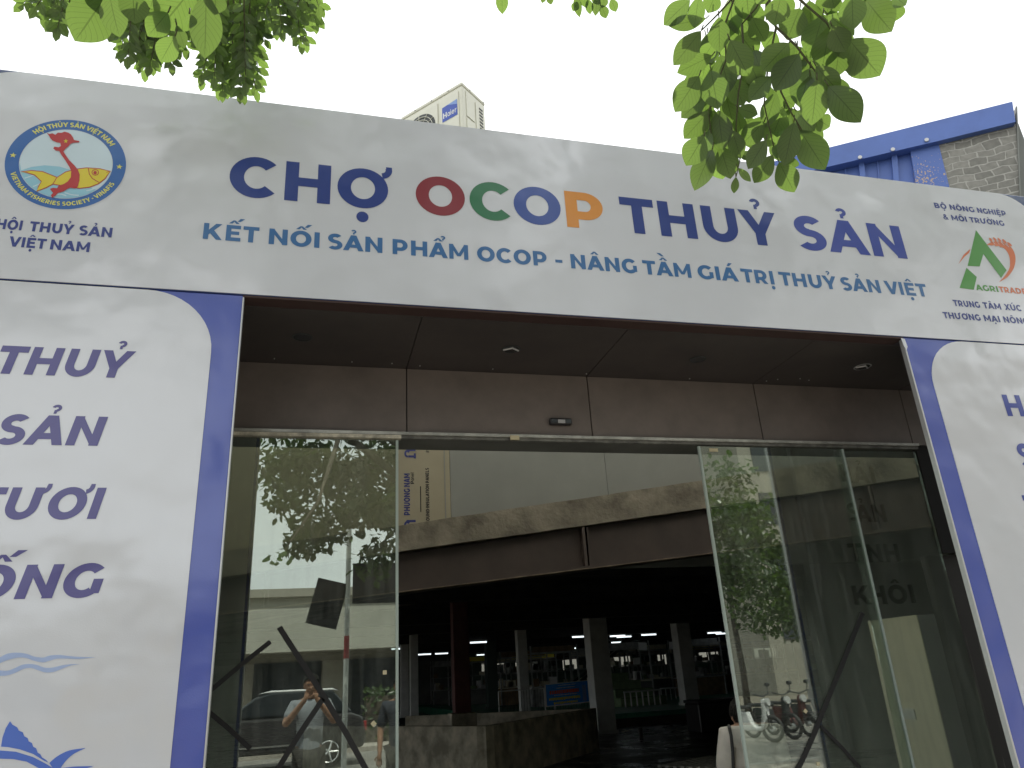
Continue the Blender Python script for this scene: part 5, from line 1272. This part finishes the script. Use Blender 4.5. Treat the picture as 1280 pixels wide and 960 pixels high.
car('dark parked car with silver roof by the far kerb', (-.9, -15.8, -.14), 0, M['car_paint'])
car('silver parked car under the far street trees', (18.2, -17.4, -.14), 0, M['car_silver'])
car('white parked car farther left along the kerb', (-7.6, -16.2, -.14), 0, M['car_white'])
def moped(label, loc, rz, paint):
    t = thing('motorbike', label, 'motorbike', loc, rz)
    for x_ in (-.62, .62):
        wv2 = MB(); wv2.tube([(x_+.25*math.cos(2*math.pi*j/20), 0, .29+.25*math.sin(2*math.pi*j/20)) for j in range(21)], .045, 8, cap=False); wv2.build('wheel', M['black_rubber'], t, smooth=True)
        h_ = MB(); h_.tube([(x_, -.05, .29), (x_, .05, .29)], .06, 10); h_.build('hub', M['silver'], t)
    MB().ngon_prism([(-.55,-.09,.42),(-.45,-.09,.70),(.05,-.09,.66),(.12,-.09,.40),(.25,-.09,.33),(.42,-.09,.36),(.46,-.09,.92),(.55,-.09,.95),(.58,-.09,.50),(.38,-.09,.25),(.05,-.09,.24),(-.30,-.09,.28)], (0, .18, 0)).build('body', paint, t, bevel=.03)
    MB().box((-.62, -.12, .72), (.08, .12, .80)).build('seat', M['black_plastic'], t, bevel=.03)
    f = MB(); f.tube([(.62, -.07, .29), (.50, -.05, .95)], .02, 6); f.tube([(.62, .07, .29), (.50, .05, .95)], .02, 6); f.tube([(.46, -.34, 1.05), (.50, 0, .98), (.46, .34, 1.05)], .016, 6); f.build('fork', M['black_plastic'], t)
    MB().tube([(.56, 0, .86), (.62, 0, .87)], .09, 10).build('headlight', M['silver'], t)
    f = MB(); f.tube([(.46, -.30, 1.05), (.44, -.36, 1.22)], .012, 5); f.tube([(.44, -.40, 1.24), (.44, -.30, 1.24)], .05, 6); f.build('mirror', M['black_plastic'], t)
    return t
for i, (x_, y_, m, lb) in enumerate(((10.2, -12.3, 'car_white', 'white motorbike at the front of the parked row'), (11.0, -12.6, 'black_plastic', 'black motorbike second in the parked row'), (11.7, -12.9, 'moped_red', 'dark red motorbike third in the parked row'), (12.4, -13.1, 'black_plastic', 'black motorbike last in the parked row'))):
    moped(lb, (x_, y_, -.145), 1.25+rnd.uniform(-.2, .2), M[m])['group'] = 'motorbikes parked across the street'
for i, (x_, y_, lb) in enumerate(((11.5, -16.2, 'slim street tree behind the parked motorbikes'), (14.4, -19.5, 'street tree beside the white car on the far side'), (19.5, -20, 'street tree farthest along the far pavement'))):
    t = thing('street_tree', lb, 'tree', (x_, y_, -.15), 0, 'trees along the far pavement')
    MB().tube([(0,0,0),(.05,0,1.5),(-.05,.05,3.2),(.1,0,5.5)], [.13,.11,.09,.04], 10).build('trunk', M['bark'], t, smooth=True)
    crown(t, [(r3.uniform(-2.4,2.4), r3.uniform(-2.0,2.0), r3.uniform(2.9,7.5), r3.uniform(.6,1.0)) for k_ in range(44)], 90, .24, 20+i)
